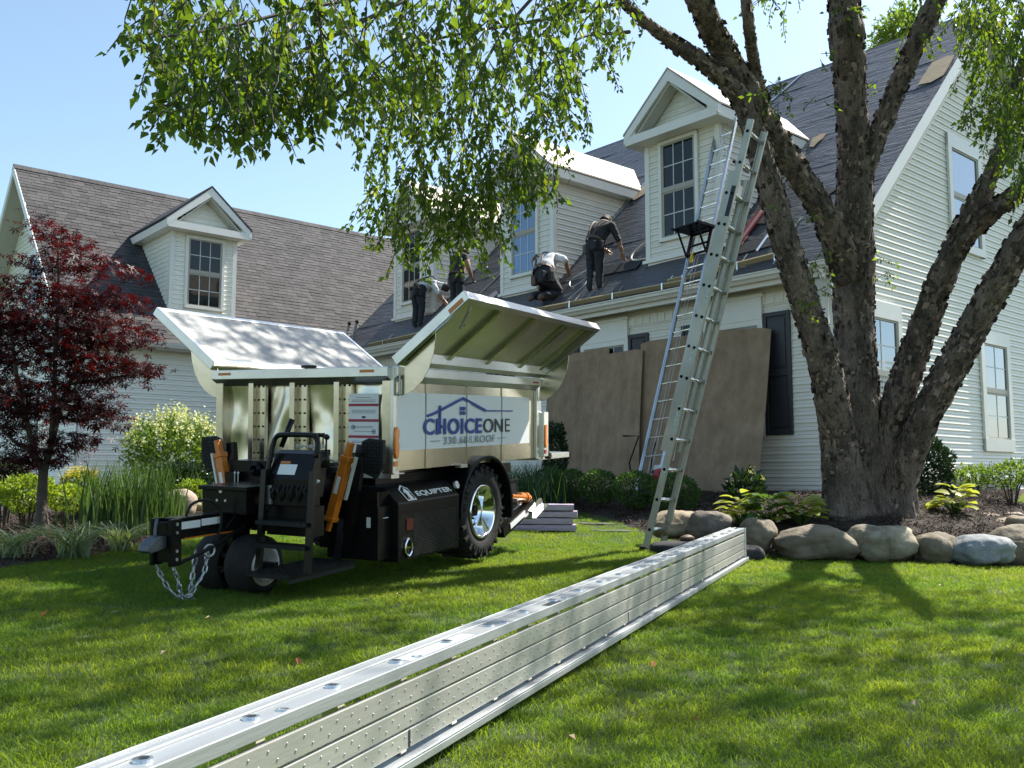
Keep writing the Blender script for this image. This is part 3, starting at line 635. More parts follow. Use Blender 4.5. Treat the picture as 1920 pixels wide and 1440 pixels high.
# engine cabinet
b = MB(); b.prism([(.0,y,z) for y, z in ((-.06,.11),(-.06,.515),(.06,.625),(.42,.64),(.42,.11))], (.86,0,0)); cab = T(b, 'engine_cabinet', Bk, bevel=.006)
ca = math.atan2(.11,.12); CR = (ca, 0, 0)
text('EQUIPTER', .062, M['white'], cab, (.30,-.029,.546), CR, bold=.001, width=.50)
b = MB(); q = lambda x, t: (x, -.06+.12*t-.002, .515+.11*t+.002)
for P, mi in (([q(.13,.05),q(.25,.05),q(.25,.75),q(.19,.98),q(.13,.75)],0),([q(.14,.12),q(.24,.12),q(.24,.70),q(.19,.88),q(.14,.70)],1),([q(.175,.12),q(.215,.12),q(.215,.5),q(.235,.5),q(.19,.8),q(.155,.5),q(.175,.5)],0),([q(.145,.13),q(.173,.13),q(.173,.35)],2)):
    o = Vector((0,-.0012*(1 if mi == 0 else 2),.0012*(1 if mi == 0 else 2)))
    b.prism([Vector(p)+o*(1 if P[0][0] != .175 and len(P) != 7 else 3) for p in P], (0,-.001,.001), mi)
T(b, 'emblem', [M['white'], Bk, M['orange']], cab)
b = MB()
for k in range(26):
    z = .13+k*.0115; b.box((.2,-.0635,z),(.80,-.0595,z+.0045))
T(b, 'louvres', M['black_rough'], cab)
b = MB(); b.box((.10,-.066,.32),(.19,-.06,.40)); T(b, 'hour_meter', mat('meter', (.05,.012,.01), .2), cab)
b = MB(); P = [(.12+.045*math.cos(t)*(1 if abs(math.sin(t)) < .7 else .8), .20+.062*math.sin(t)) for t in np.linspace(0,2*PI,13)]; b.tube([(x,-.07,z) for x, z in P], .009, 6); b.box((.09,-.072,.197),(.15,-.066,.205)); b.box((.117,-.072,.15),(.123,-.066,.2)); T(b, 'door_latch', M['chrome'], cab)
b = MB(); b.lathe([(0,.02),(.03,.02),(.03,0),(0,0)], (.85,-.03,.585), (0,-1,.3), 14); T(b, 'fuel_cap', M['silver'], cab)
b = MB(); b.box((-.16,-.0,.14),(-.004,.42,.5)); b.box((-.12,.02,.5),(-.01,.4,.6)); T(b, 'battery_box', Bk)
b = MB(); b.box((-.165,.06,.36),(-.16,.09,.43)); b.box((-.1,-.004,.42),(-.04,-.0,.425)); T(b, 'box_decal', M['sticker'])
# rear wheels
def wheel(c, r, w, rr, name, rimmat, side, lugs=0, dish=.07):
    b = MB(); h = w/2; s = side
    prof = [(rr,-h*.72),(rr+.02,-h*.86),((r+rr)/2,-h*1.0),(r-.035,-h*.95),(r-.008,-h*.72),(r,-h*.3),(r,h*.3),(r-.008,h*.72),(r-.035,h*.95),((r+rr)/2,h*1.0),(rr+.02,h*.86),(rr,h*.72)]
    b.lathe(prof, c, (0,s,0), 48); o = T(b, name, M['rubber'], smooth=True)
    if lugs:
        g = MB()
        for k in range(lugs):
            for q in (0, 1):
                t = 2*PI*(k+.5*q)/lugs; m = Matrix.Translation(c) @ Matrix.Rotation(t, 4, 'Y'); sg = s if q else -s
                y0, y1 = sorted((sg*h*.08, sg*h*.80)); g.box((-.019, y0, r-.01), (.019, y1, r+.014), 0, m)
                y0, y1 = sorted((sg*h*.74, sg*h*.99)); g.box((-.015, y0, r-.06), (.015, y1, r-.003), 0, m)
                if q == 0: g.box((-.012,-h*.1,r-.01),(.016,h*.1,r+.012),0,m)
        T(g, 'tread_lugs', M['rubber'], o, bevel=0, kind='stuff')
        g = MB()
        for k in range(4):
            for j in range(5):
                t = 2*PI*k/4 + .14*j; m = Matrix.Translation(c) @ Matrix.Rotation(t, 4, 'Y'); y0, y1 = sorted((s*h*.975, s*h*1.012)); g.box((-.008,y0,(r+rr)/2+.005),(.008,y1,(r+rr)/2+.045),0,m)
        T(g, 'sidewall_letters', M['rubber'], o)
    b = MB(); b.lathe([(rr+.016,h*.84),(rr+.018,h*.93),(rr+.006,h*.97),(rr-.008,h*.9),(rr-.016,h*.70),(rr-.030,h*.62),(rr-.036,h*.35),(rr*.72,h*.18),(rr*.62,h*.22),(rr*.55,h*.36),(rr*.36,h*.40),(0,h*.40)], c, (0,s,0), 48); rim = T(b, 'rim', rimmat, o, smooth=True)
    b = MB()
    for k in range(5 if lugs else 8):
        t = 2*PI*k/(5 if lugs else 8); m = Matrix.Translation(c) @ Matrix.Rotation(t, 4, 'Y'); rad = rr*(.66 if lugs else .75)
        b.lathe([(0,.004),(rr*.11,.004),(rr*.11,-.01)], m @ Vector((0, s*h*.235, rad)), (0,s,0), 12)
    T(b, 'rim_hole', M['black'], o)
    b = MB(); b.lathe([(0,h*.55),(rr*.2,h*.55),(rr*.24,h*.40)], c, (0,s,0), 16)
    for k in range(6):
        t = 2*PI*k/6; b.lathe([(0,h*.47),(.011,h*.47),(.011,h*.38)], (c[0]+rr*.30*math.sin(t), c[1], c[2]+rr*.30*math.cos(t)), (0,s,0), 6)
    T(b, 'hub', M['black'] if lugs else M['silver'], o)
    return o
wheel((1.37,.17,.335), .375, .37, .205, 'rear_wheel', M['chrome'], -1, 22)
wheel((1.37,1.43,.335), .375, .37, .205, 'rear_wheel', M['chrome'], 1, 22)
for y0, y1 in ((-.045,.34),(1.26,1.645)):
    b = MB(); c = (1.37, .335); ts = np.linspace(R(-12), R(182), 26); ro, ri = .455, .435
    outer = [(c[0]+ro*math.cos(t), c[1]+ro*math.sin(t)) for t in ts]; inner = [(c[0]+ri*math.cos(t), c[1]+ri*math.sin(t)) for t in ts]
    for i in range(len(ts)-1): b.prism([(x, y0, z) for x, z in (outer[i], outer[i+1], inner[i+1], inner[i])], (0,y1-y0,0))
    f = T(b, 'fender', Bk)
    b = MB(); ye = y0 if y0 < 0 else y1; b.tube([(c[0]+.452*math.cos(t), ye, c[1]+.452*math.sin(t)) for t in ts], .011, 6); T(b, 'fender_edge', M['black_rough'], f)
b = MB(); b.box((.94,-.03,.715),(1.05,.02,.74)); T(b, 'step_bracket', M['alu'])
# rear gear: battery case, jack, ramp foot
b = MB(); b.box((1.98,.08,.36),(2.2,.3,.54)); b.box((1.97,.07,.54),(2.21,.31,.555)); T(b, 'rear_box', M['black_rough'])
b = MB(); b.lathe([(0,0),(.045,0),(.045,.36),(.03,.38),(.03,.44),(0,.44)], (2.1,.12,.40), (1,0,-.12), 14); b.lathe([(0,0),(.052,0),(.052,.04),(0,.04)], (2.42,.12,.363), (1,0,-.12), 14); T(b, 'rear_cylinder', M['orange'], smooth=False)
b = MB(); b.beam((1.85,.08,.10),(2.55,.1,.30), .07, .09); b.beam((1.9,.2,.2),(2.5,.2,.33), .05, .05); rr_ = T(b, 'rear_outrigger', Bk)
b = MB(); b.beam((1.98,.042,.145),(2.3,.05,.235), .004, .05); T(b, 'outrigger_decal', M['sticker'], rr_)
b = MB(); b.beam((2.42,.10,.17),(2.78,.13,.27), .2, .014); b.beam((2.45,.06,.2),(2.7,.07,.30),.03,.08); T(b, 'outrigger_foot', M['alu_bright'], rr_)
b = MB(); b.box((2.3,.3,.3),(2.6,1.3,.42)); T(b, 'rear_crossbeam', Bk)
# tongue and drawbar
b = MB(); b.box((-1.27,.70,.37),(-.35,.82,.50)); tg = T(b, 'tongue', Bk, bevel=.006)
b = MB(); b.box((-1.24,.697,.43),(-1.08,.70,.475)); b.box((-1.07,.697,.435),(-.9,.70,.478)); T(b, 'tongue_decal', M['sticker'], tg)
b = MB(); b.beam((-1.22,.694,.372),(-.4,.694,.372), .006, .009); T(b, 'tongue_stripe', M['orange'], tg)
b = MB(); b.box((-1.34,.67,.22),(-1.26,.70,.50)); b.box((-1.34,.82,.22),(-1.26,.85,.50)); b.box((-1.32,.70,.24),(-1.26,.82,.48)); hp = T(b, 'hitch_plate', Bk, bevel=.004)
b = MB()
for z in (.26,.31,.42,.47): b.lathe([(0,.006),(.010,.006),(.010,0)], (-1.30,.67,z), (0,-1,0), 8)
T(b, 'hitch_bolts', M['steel'], hp, kind='stuff')
b = MB(); b.prism([(x, .715, z) for x, z in ((-1.33,.40),(-1.38,.405),(-1.43,.385),(-1.465,.355),(-1.475,.325),(-1.45,.31),(-1.33,.33))], (0,.09,0)); b.tube([(-1.38,.76,.40),(-1.37,.77,.45),(-1.35,.78,.50)], .012, 6); T(b, 'coupler', mat('coupler_grey', (.09,.10,.11), .45, metal=.5, var=.3, vscale=12), bevel=.01)
cab_pts, _ = catmull([(-1.10,.80,.50),(-1.06,.78,.57),(-.98,.72,.585),(-.92,.68,.50),(-.97,.66,.36),(-1.05,.68,.28)], [.01]*6, 5)
b = MB(); b.tube(cab_pts, .009, 6); c2, _ = catmull([(-1.24,.72,.22),(-1.1,.66,.28),(-.95,.66,.32),(-.7,.68,.40)], [.01]*4, 5); b.tube(c2, .012, 6)
c3, _ = catmull([(-.86,.695,.40),(-.83,.68,.44),(-.79,.68,.49),(-.80,.68,.46),(-.86,.69,.41)], [.01]*5, 5); b.tube(c3, .006, 6); T(b, 'cable', M['black_rough'])
def chain(pts):
    P, _ = catmull(pts, [0]*len(pts), 12); b = MB(); acc = 0; last = P[0]; n = 0; pos = []
    for p, q in zip(P, P[1:]):
        acc += (q-p).length
        if acc >= .033: pos.append((q, (q-p).normalized())); acc = 0
    for n, (p, d) in enumerate(pos):
        a = d.orthogonal().normalized(); c = d.cross(a); t0 = n*PI/2+.3; u = a*math.cos(t0)+c*math.sin(t0); ring = []
        for k in range(11):
            t = 2*PI*k/10; ring.append(p + u*math.cos(t)*.0125 + d*(math.sin(t)*.016+(.009 if math.sin(t) > 0 else -.009)))
        b.tube(ring, .0048, 5, caps=False)
    return T(b, 'safety_chain', M['steel'])
chain([(-1.30,.70,.22),(-1.27,.69,.14),(-1.25,.68,.05),(-1.21,.67,.02),(-1.15,.66,.08),(-1.08,.66,.16),(-1.04,.67,.29)])
chain([(-1.28,.86,.22),(-1.26,.80,.10),(-1.23,.72,.02),(-1.19,.68,.02),(-1.14,.70,.12),(-1.10,.71,.3)])
chain([(-1.25,.70,.05),(-1.23,.66,.0),(-1.18,.64,-.0),(-1.20,.70,.005),(-1.25,.72,.01),(-1.22,.65,.03)])
b = MB(); b.lathe([(.03,0),(.038,.006),(.045,0),(.038,-.006),(.03,0)], (-1.04,.66,.28), (.3,1,0), 16); T(b, 'shackle', M['steel'], smooth=True)
# front wheels
wheel((-.72,.585,.155), .195, .22, .115, 'front_wheel', M['silver'], -1)
wheel((-.72,.855,.155), .195, .22, .115, 'front_wheel', M['silver'], 1)
b = MB(); b.box((-.80,.69,.15),(-.64,.75,.42)); b.box((-.74,.4,.13),(-.70,1.0,.18)); T(b, 'front_axle', Bk)
# hydraulic tank and operator station
b = MB(); b.prism([(-.86,y,z) for y, z in ((.53,.49),(.53,.64),(.90,.64),(.90,.49))], (.42,0,0)); tk = T(b, 'tool_box', Bk, bevel=.004)
b = MB(); b.box((-.88,.51,.64),(-.42,.92,.668)); T(b, 'tool_box_lid', Bk, tk, bevel=.005)
b = MB()
for y in (.70,.77): b.lathe([(0,.006),(.009,.006),(.009,0)], (-.86,y,.575), (-1,0,0), 8)
b.lathe([(0,.012),(.013,.012),(.013,0)], (-.86,.735,.635), (-1,0,0), 8); T(b, 'tool_box_studs', M['silver'], tk)
for z in (.585,.525):
    b = MB(); b.box((-.66,.527,z-.02),(-.52,.53,z+.022)); d = T(b, 'caution_decal', M['sticker'], tk); b = MB(); b.box((-.66,.5262,z+.022),(-.52,.53,z+.036)); T(b, 'caution_band', M['orange'], tk)
b = MB(); b.prism([(x, .10, z) for x, z in ((-.78,.55),(-.78,.72),(-.70,.88),(-.66,.90),(-.66,.55))], (0,.33,0)); con = T(b, 'control_console', Bk, bevel=.006)
b = MB(); b.box((-.655,.16,.86),(-.48,.42,.90)); b.prism([(x, .16, z) for x, z in ((-.655,.60),(-.655,.86),(-.5,.86),(-.56,.60))], (0,.26,0)); T(b, 'valve_bank', Bk, con)
b = MB(); b.prism([(x, y, z) for x, y, z in ((-.62,.455,.66),(-.62,.455,.88),(-.62,.49,.88),(-.62,.60,.66))], (.004,0,0)); T(b, 'console_side_plate', M['alu_dull'], con)
b = MB(); b.tube(catmull([(-.78,.44,.66),(-.76,.43,.82),(-.74,.42,.93),(-.73,.40,.985),(-.73,.34,1.0),(-.73,.13,1.0),(-.73,.085,.985),(-.73,.07,.94),(-.75,.07,.86)], [.017]*9, 5)[0], .017, 8); T(b, 'grab_rail', Bk, con, smooth=True)
b = MB(); b.tube([(-.70,.385,.92),(-.66,.33,1.10)], [.016,.019], 8); T(b, 'steering_lever', Bk, con, smooth=True)
for y in (.30,.25,.22,.19):
    b = MB(); b.tube([(-.52,y,.92),(-.52,y,.985)], .005, 6); b.lathe([(0,0),(.013,.002),(.013,.028),(0,.03)], (-.52,y,.98), (0,0,1), 10); T(b, 'valve_lever', Bk, con, smooth=True)
b = MB()
for k in range(7): b.lathe([(0,.02),(.011,.018),(.011,0)], (-.60,.33-k*.035,.915), (-.2,0,1), 8)
T(b, 'switch_caps', M['silver'], con)
b = MB(); p = lambda y, t: (-.781+.08*t, y, .72+.16*t)
b.add([Vector(p(y, t))+Vector((-.003,0,0)) for y, t in ((.36,.18),(.22,.18),(.22,.58),(.36,.58))], [(0,1,2,3)]); T(b, 'instruction_decal', M['sticker'], con)
b = MB(); b.add([Vector(p(y, t))+Vector((-.0035,0,0)) for y, t in ((.36,.60),(.28,.60),(.28,.70),(.36,.70))], [(0,1,2,3)]); T(b, 'instruction_header', M['orange'], con)
b = MB(); b.tube([(-.74,.0,.80),(-.74,.0,.90)], [.03,.02], 8); b.tube([(-.74,.0,.88),(-.75,-.012,.985)], .006, 6); b.lathe([(0,-.02),(.014,-.014),(.02,0),(.014,.014),(0,.02)], (-.75,-.014,.99), (0,0,1), 12); T(b, 'joystick', Bk, con, smooth=True)
b = MB()
for k in range(9):
    y = .40-k*.035; P, _ = catmull([(-.76,y,.69),(-.80-.01*(k%3),y-.015,.655),(-.795,y+.02*((k%2)*2-1),.60),(-.74,y+.01,.55)], [.01]*4, 4); b.tube(P, .007, 6)
T(b, 'hydraulic_hoses', M['rubber'], smooth=True)
b = MB(); b.box((-.8,.38,.56),(-.77,.42,.68)); b.lathe([(0,.02),(.013,.02),(.013,0)], (-.72,.07,.71), (-1,0,0), 8); T(b, 'valve_block', M['steel'])
b = MB(); b.box((-.74,.10,.36),(-.62,.46,.55)); b.box((-.62,.46,.36),(.0,1.1,.56)); b.box((-.14,.02,.2),(.0,.5,.6)); T(b, 'front_bulkhead', Bk)
for y in (.43, .05):
    b = MB(); b.beam((-.80,y,.78),(-.86,y-.01,.16), .04, .03, (1,0,0)); T(b, 'step_post', Bk)
for z, x in ((.44,-.83),(.30,-.85)):
    b = MB(); b.box((x-.06,.05,z),(x+.05,.43,z+.025)); T(b, 'step', M['black_rough'])
b = MB(); b.box((-.96,.10,.125),(-.28,.44,.15)); b.box((-.96,.10,.10),(-.28,.105,.15)); pf = T(b, 'foot_platform', M['black_rough'], bevel=.003)
b = MB()
for i in range(22):
    for j in range(10): b.box((-.95+i*.03,.115+j*.032,.15),(-.935+i*.03,.12+j*.032,.154))
T(b, 'tread_bars', M['black_rough'], pf, kind='stuff')
b = MB(); b.beam((-.35,.2,.14),(-.15,.3,.4), .05, .03); T(b, 'platform_bracket', Bk)
# front stabilisers
def stab(y, s):
    t = Vector((-.30, y, .93)); q = Vector((-.32, y+.16*s, .36)); d = (t-q)
    b = MB(); b.beam(q+d*.12, t-d*.16, .062, .062, (1,0,0)); b.beam(t-d*.20, t-d*.14, .075, .075, (1,0,0)); b.beam(q+d*.09, q+d*.14, .075, .075, (1,0,0)); b.beam(q-d*.03, q+d*.1, .03, .03,(1,0,0))
    b.beam(t-d*.18, t+d*.02, .035, .05, (1,0,0)); o = T(b, 'stabiliser_cylinder', M['orange'], bevel=.004)
    b = MB(); m = q+d*.42; n = Vector((-1,0,0)); b.beam(m+n*.032, m+d*.2+n*.032, .028, .003, (1,0,0)); T(b, 'cylinder_decal', M['sticker'], o)
    b = MB(); b.tube([q+d*.35+Vector((0,-.075*s,0)), q+d*.85+Vector((0,-.075*s,0))], .014, 8); T(b, 'stabiliser_rod', M['silver'], o)
    yo = y-.05*s
    b = MB(); P = [(yo,.95),(yo-.05*s,.97),(yo-.17*s,.96),(yo-.17*s,.80),(yo-.11*s,.70),(yo+.0*s,.74),(yo+.02*s,.88)]
    b.prism([(-.24, a, z) for a, z in P], (.035,0,0)); pl = T(b, 'stabiliser_foot', M['black_rough'], bevel=.004)
    b = MB()
    for i in range(6):
        for j in range(9):
            a = yo-.02*s-.025*i*s; z = .745+j*.024; mm = Matrix.Translation((-.2415,a,z)) @ Matrix.Rotation(R(45 if (i+j) % 2 else -45), 4, 'X'); b.box((-.003,-.009,-.003),(0,.009,.003),0,mm)
    b.lathe([(0,.01),(.013,.01),(.013,0)], (-.24,yo,.86), (-1,0,0), 10); T(b, 'foot_studs', M['black'] if s > 0 else M['black_rough'], pl)
    b = MB(); b.beam((-.16,yo+.05*s,.92),(-.2,yo+.16*s,.20), .07, .04, (1,0,0)); T(b, 'stabiliser_arm', Bk)
stab(.13, 1); stab(1.30, -1)
b = MB(); b.box((-.1,.3,.72),(.0,1.3,.76)); b.box((-.28,.55,.55),(-.02,1.2,.80)); b.lathe([(.03,-.02),(.05,0),(.03,.02)], (-.3,.95,.74), (-1,0,0), 14); T(b, 'pump_housing', Bk)
for y in (1.0,.97): b = MB(); b.tube([(-.45,y,.66),(-.45,y,.72)], .004, 6); b.lathe([(0,0),(.01,.004),(0,.02)], (-.45,y,.715), (0,0,1), 8); T(b, 'breather', M['silver'])

# ------------------------------------------------------------------ walk plank lying on its edge
PA, PB = Vector((-1.07,1.10,.045)), Vector((2.03,8.42,.172)); pd = (PB-PA); PL = pd.length
px_ = pd.normalized(); py_ = Vector((px_.y,-px_.x,0)).normalized(); pz_ = px_.cross(py_)*-1
pz_ = py_.cross(px_) if py_.cross(px_).z > 0 else px_.cross(py_)
PM = Matrix((px_, py_ if px_.cross(py_).dot(pz_) > 0 else -py_, pz_)).transposed(); sgn = 1 if px_.cross(py_).dot(pz_) > 0 else -1
plk = thing('scaffold_plank', 'long aluminium scaffold plank lying on its edge across the lawn', 'scaffold plank', PA, PM.to_euler())
plk.scale = (1, 1, .95)
S = lambda y: y*sgn                                       # + is the deck side, towards the right of the lawn
def pb(mb, x0, x1, y0, y1, z0, z1, mi=0): mb.box((x0, min(S(y0),S(y1)), z0), (x1, max(S(y0),S(y1)), z1), mi)
b = MB(); pb(b,0,PL,-.075,.045,.262,.30); pb(b,0,PL,-.082,-.075,.25,.305); pb(b,0,PL,-.035,-.03,.30,.306); plank_rail = mat('plank_rail', (.40,.42,.43), .5, metal=.7, var=.14, vscale=2.4, bump=.06, bscale=30, stretch=(.3,3,3)); top = b.build('side_rail', plank_rail, plk, bevel=.003)
b = MB(); pb(b,0,PL,-.075,.078,.0,.026); pb(b,0,PL,.072,.078,.026,.034); b.build('side_rail', plank_rail, plk, bevel=.003)
deckm = mat('plank_deck', (.42,.42,.385), .42, metal=.45, var=.16, vscale=3, bump=.05, bscale=40, stretch=(.4,2,2))
for z0, z1 in ((.178,.246),(.110,.170),(.048,.102)):
    b = MB(); pb(b,.01,PL-.02,.036,.046,z0,z1); pb(b,.01,PL-.02,.030,.036,z0,z0+.006); pb(b,.01,PL-.02,.030,.036,z1-.006,z1); o = b.build('deck_strip', deckm, plk, bevel=.002)
    b = MB(); n = int(PL/.07)
    for k in range(n):
        for q, dz in ((0,.3),(1,.7)):
            x = .06+k*.07+q*.035; z = z0+(z1-z0)*dz; y = .046
            ring = [(x+.004*math.cos(t), S(y), z+.004*math.sin(t)) for t in np.linspace(0,2*PI,7)[:-1]]; tp = [(x+.0025*math.cos(t), S(y+.0028), z+.0025*math.sin(t)) for t in np.linspace(0,2*PI,7)[:-1]]
            b.add(ring+tp, [(i,(i+1)%6,6+(i+1)%6,6+i) for i in range(6)]+[tuple(range(6,12))])
    b.build('traction_bumps', deckm, o, kind='stuff')
n = 0; x = .22
while x < PL-.1:
    b = MB(); pb(b, x-.016, x+.016, -.02, .028, .03, .262); o = b.build('cross_tube', M['alu_dull'], plk)
    b = MB(); b.lathe([(0,-.003),(.013,-.003),(.013,.007),(.020,.006),(.022,0)], (x, S(.0), .30), (0,0,1), 18); b.build('rivet_ring', M['alu'], o, smooth=False); b = MB(); b.lathe([(0,.002),(.0125,.002)], (x, S(.0), .30), (0,0,1), 14); b.build('rivet_hole', M['ink'], o)
    if n % 2: b = MB(); b.lathe([(0,-.002),(.012,-.002),(.012,.004),(.017,.003),(.018,0)], (x+.09, S(.022), .30), (0,0,1), 16); b.build('rivet_ring', M['alu'], o)
    if n % 7 == 5: b = MB(); pb(b, x-.004, x+.004, .0465, .048, .048, .102); b.build('deck_joint', M['ink'], o)
    x += .33; n += 1
b = MB(); pb(b, 1.9, 2.35, -.02, .035, .3006, .3012); b.build('worn_label', mat('worn_label', (.42,.47,.52), .5, var=.2, vscale=20), plk)
b = MB(); pb(b, 3.05, 3.2, .005, .04, .3006, .3012); b.build('worn_label', M['ink'], plk)
b = MB(); pb(b, PL-.02, PL+.0, -.075, .06, .0, .30); b.build('end_cap', M['alu_bright'], plk, bevel=.004)

# ------------------------------------------------------------------ extension ladder
def bas(p, q, side):                                       # frame running from p up to q, x across
    z = (q-p).normalized(); x = (side - z*side.dot(z)).normalized(); y = z.cross(x); m = Matrix((x, y, z)).transposed(); return m.to_euler()
LB = Vector((1.41, 9.43, gzf(1.41, 9.43)-.005)); LG = LB + Vector((.985, -.62, 4.12))   # it leans on a limb of the birch, rungs square to the house front
ldir = (LG-LB).normalized(); LLEN = (LG-LB).length+.02
lad = thing('extension_ladder', 'aluminium extension ladder leaning on a limb of the birch tree', 'ladder', LB, bas(LB, LG, Vector((.58,.81,0))))
def rail(mb, x, y, z0, z1, w=.026, d=.062):
    mb.box((x-.003, y-d/2, z0), (x+.003, y+d/2, z1)); s = 1 if x < 0 else -1
    x0, x1 = sorted((x, x+s*w)); mb.box((x0, y-d/2, z0), (x1, y-d/2+.004, z1)); mb.box((x0, y+d/2-.004, z0), (x1, y+d/2, z1))
HWD = .195
for x in (-HWD, HWD):
    b = MB(); rail(b, x, 0, 0, LLEN); r = b.build('rail', M['ladder'], lad)
    b = MB(); rail(b, x*.9, .07, 1.0, LLEN-.5); b.build('fly_rail', M['ladder'], lad)
    b = MB(); b.box((x-.02,-.05,-.03),(x+.02,.05,.04)); b.build('foot', M['rubber'], r)
def rung(y, z, w):
    b = MB(); b.tube([(-w,y,z),(w,y,z)], .019, 8); o = b.build('rung', M['alu_bright'], lad, smooth=True)
    b = MB()
    for s in (-1, 1): b.lathe([(0,.005),(.015,.005),(.017,0)], (s*(w+.003), y, z), (s,0,0), 10)
    b.build('rung_end', M['black'], o)
for k in range(14): rung(0, .22+k*.305, HWD)
for k in range(8): rung(.07, 1.75+k*.305, HWD*.9)
for z, h, m in ((1.2,.28,'sticker'),(1.9,.18,'sticker'),(3.35,.30,'ink'),(.75,.12,'sticker'),(2.5,.16,'sticker')):
    b = MB(); x = -HWD; b.box((x-.0045,-.022,z),(x-.003,.022,z+h)); b.build('ladder_label', mat('ladder_label', (.45,.52,.45), .5, var=.5, vscale=60) if m == 'sticker' else M['ink'], lad)
b = MB(); b.box((-.05,.02,3.6),(.05,.06,3.7)); b.build('rung_lock', M['steel'], lad)
P, _ = catmull([(.12,.11,3.6),(.13,.13,3.0),(.15,.12,2.0),(.16,.1,.9)], [.01]*4, 6); b = MB(); b.tube(P, .006, 5); b.build('halyard', M['rope'], lad)

# ------------------------------------------------------------------ ladder hoist behind it
HBs = HW(-1.72, -2.1, 0); HBs.z = gzf(HBs.x, HBs.y); HG = HW(-2.0, -.52, 3.2)
hdir = (HG-HBs).normalized(); HL = 7.1
hoist = thing('ladder_hoist', 'powered ladder hoist track with a black platform, rising behind the extension ladder', 'ladder hoist', HBs, bas(HBs, HG, hx))
hw_ = .2
for x in (-hw_, hw_):
    b = MB(); rail(b, x, 0, .1, HL, .035, .05); b.box((x-.012,-.032,.1),(x+.012,-.024,HL)); b.build('track_rail', M['alu'], hoist)
for k in range(22):
    b = MB(); b.tube([(-hw_,0,.4+k*.305),(hw_,0,.4+k*.305)], .013, 6); b.build('rung', M['alu_bright'], hoist)
b = MB(); b.tube([(-.03,-.03,.3),(-.03,-.03,HL)], .004, 5); b.tube([(.03,-.03,.3),(.03,-.03,HL)], .004, 5); b.build('hoist_cable', M['steel'], hoist)
CZ = 4.35                                                  # carriage
b = MB()
for x in (-.19,.19):
    b.beam((x,-.05,CZ-.1),(x,-.05,CZ+.35), .03, .03); b.beam((x,-.05,CZ-.1),(x,-.40,CZ+.20), .025, .025)
for z in (CZ-.08, CZ+.1, CZ+.32): b.beam((-.19,-.05,z),(.19,-.05,z), .025,.025)
car = b.build('carriage', Bk, hoist)
b = MB(); mm = Matrix.Translation((0,-.05,CZ+.36)) @ Matrix.Rotation(R(24), 4, 'X'); b.box((-.26,-.46,0),(.26,.05,.018),0,mm); b.box((-.26,-.46,.018),(-.245,.05,.04),0,mm); b.box((.245,-.46,.018),(.26,.05,.04),0,mm); b.build('platform', Bk, car)
b = MB(); b.box((-.1,-.07,CZ-.22),(-.06,-.03,CZ-.05)); b.build('strap', mat('yellow_tape', (.6,.45,.02), .6), car)
b = MB(); b.box((-.05,.02,.30),(.16,.20,.48)); eng = b.build('engine_block', Bk, hoist, bevel=.01)
b = MB(); b.box((.02,.0,.48),(.24,.2,.56)); b.build('fuel_tank', M['silver'], eng, bevel=.015)
b = MB(); b.lathe([(0,.10),(.05,.10),(.10,.07),(.11,0),(0,0)], (.20,-.02,.36), (1,-.5,0), 20); b.build('starter_cover', M['red'], eng, smooth=True)
b = MB(); b.lathe([(.02,.112),(.035,.112),(.035,.105),(.06,.096),(.06,.09)], (.20,-.02,.36), (1,-.5,0), 16); b.build('starter_grille', Bk, eng)
b = MB(); b.tube([(-.05,.05,.5),(-.1,.05,.75),(-.08,.05,.95)], .012, 6); b.box((-.12,.02,.1),(.05,.12,.3)); b.build('winch_frame', Bk, eng)
b = MB(); b.tube([(-.2,-.05,.40),(-.28,-.12,.42)], .03, 8); b.tube([(-.28,-.12,.42),(-.36,-.1,.58),(-.25,-.15,.98),(-.44,-.28,.94)], .014, 6); b.build('brake_arm', Bk, eng)

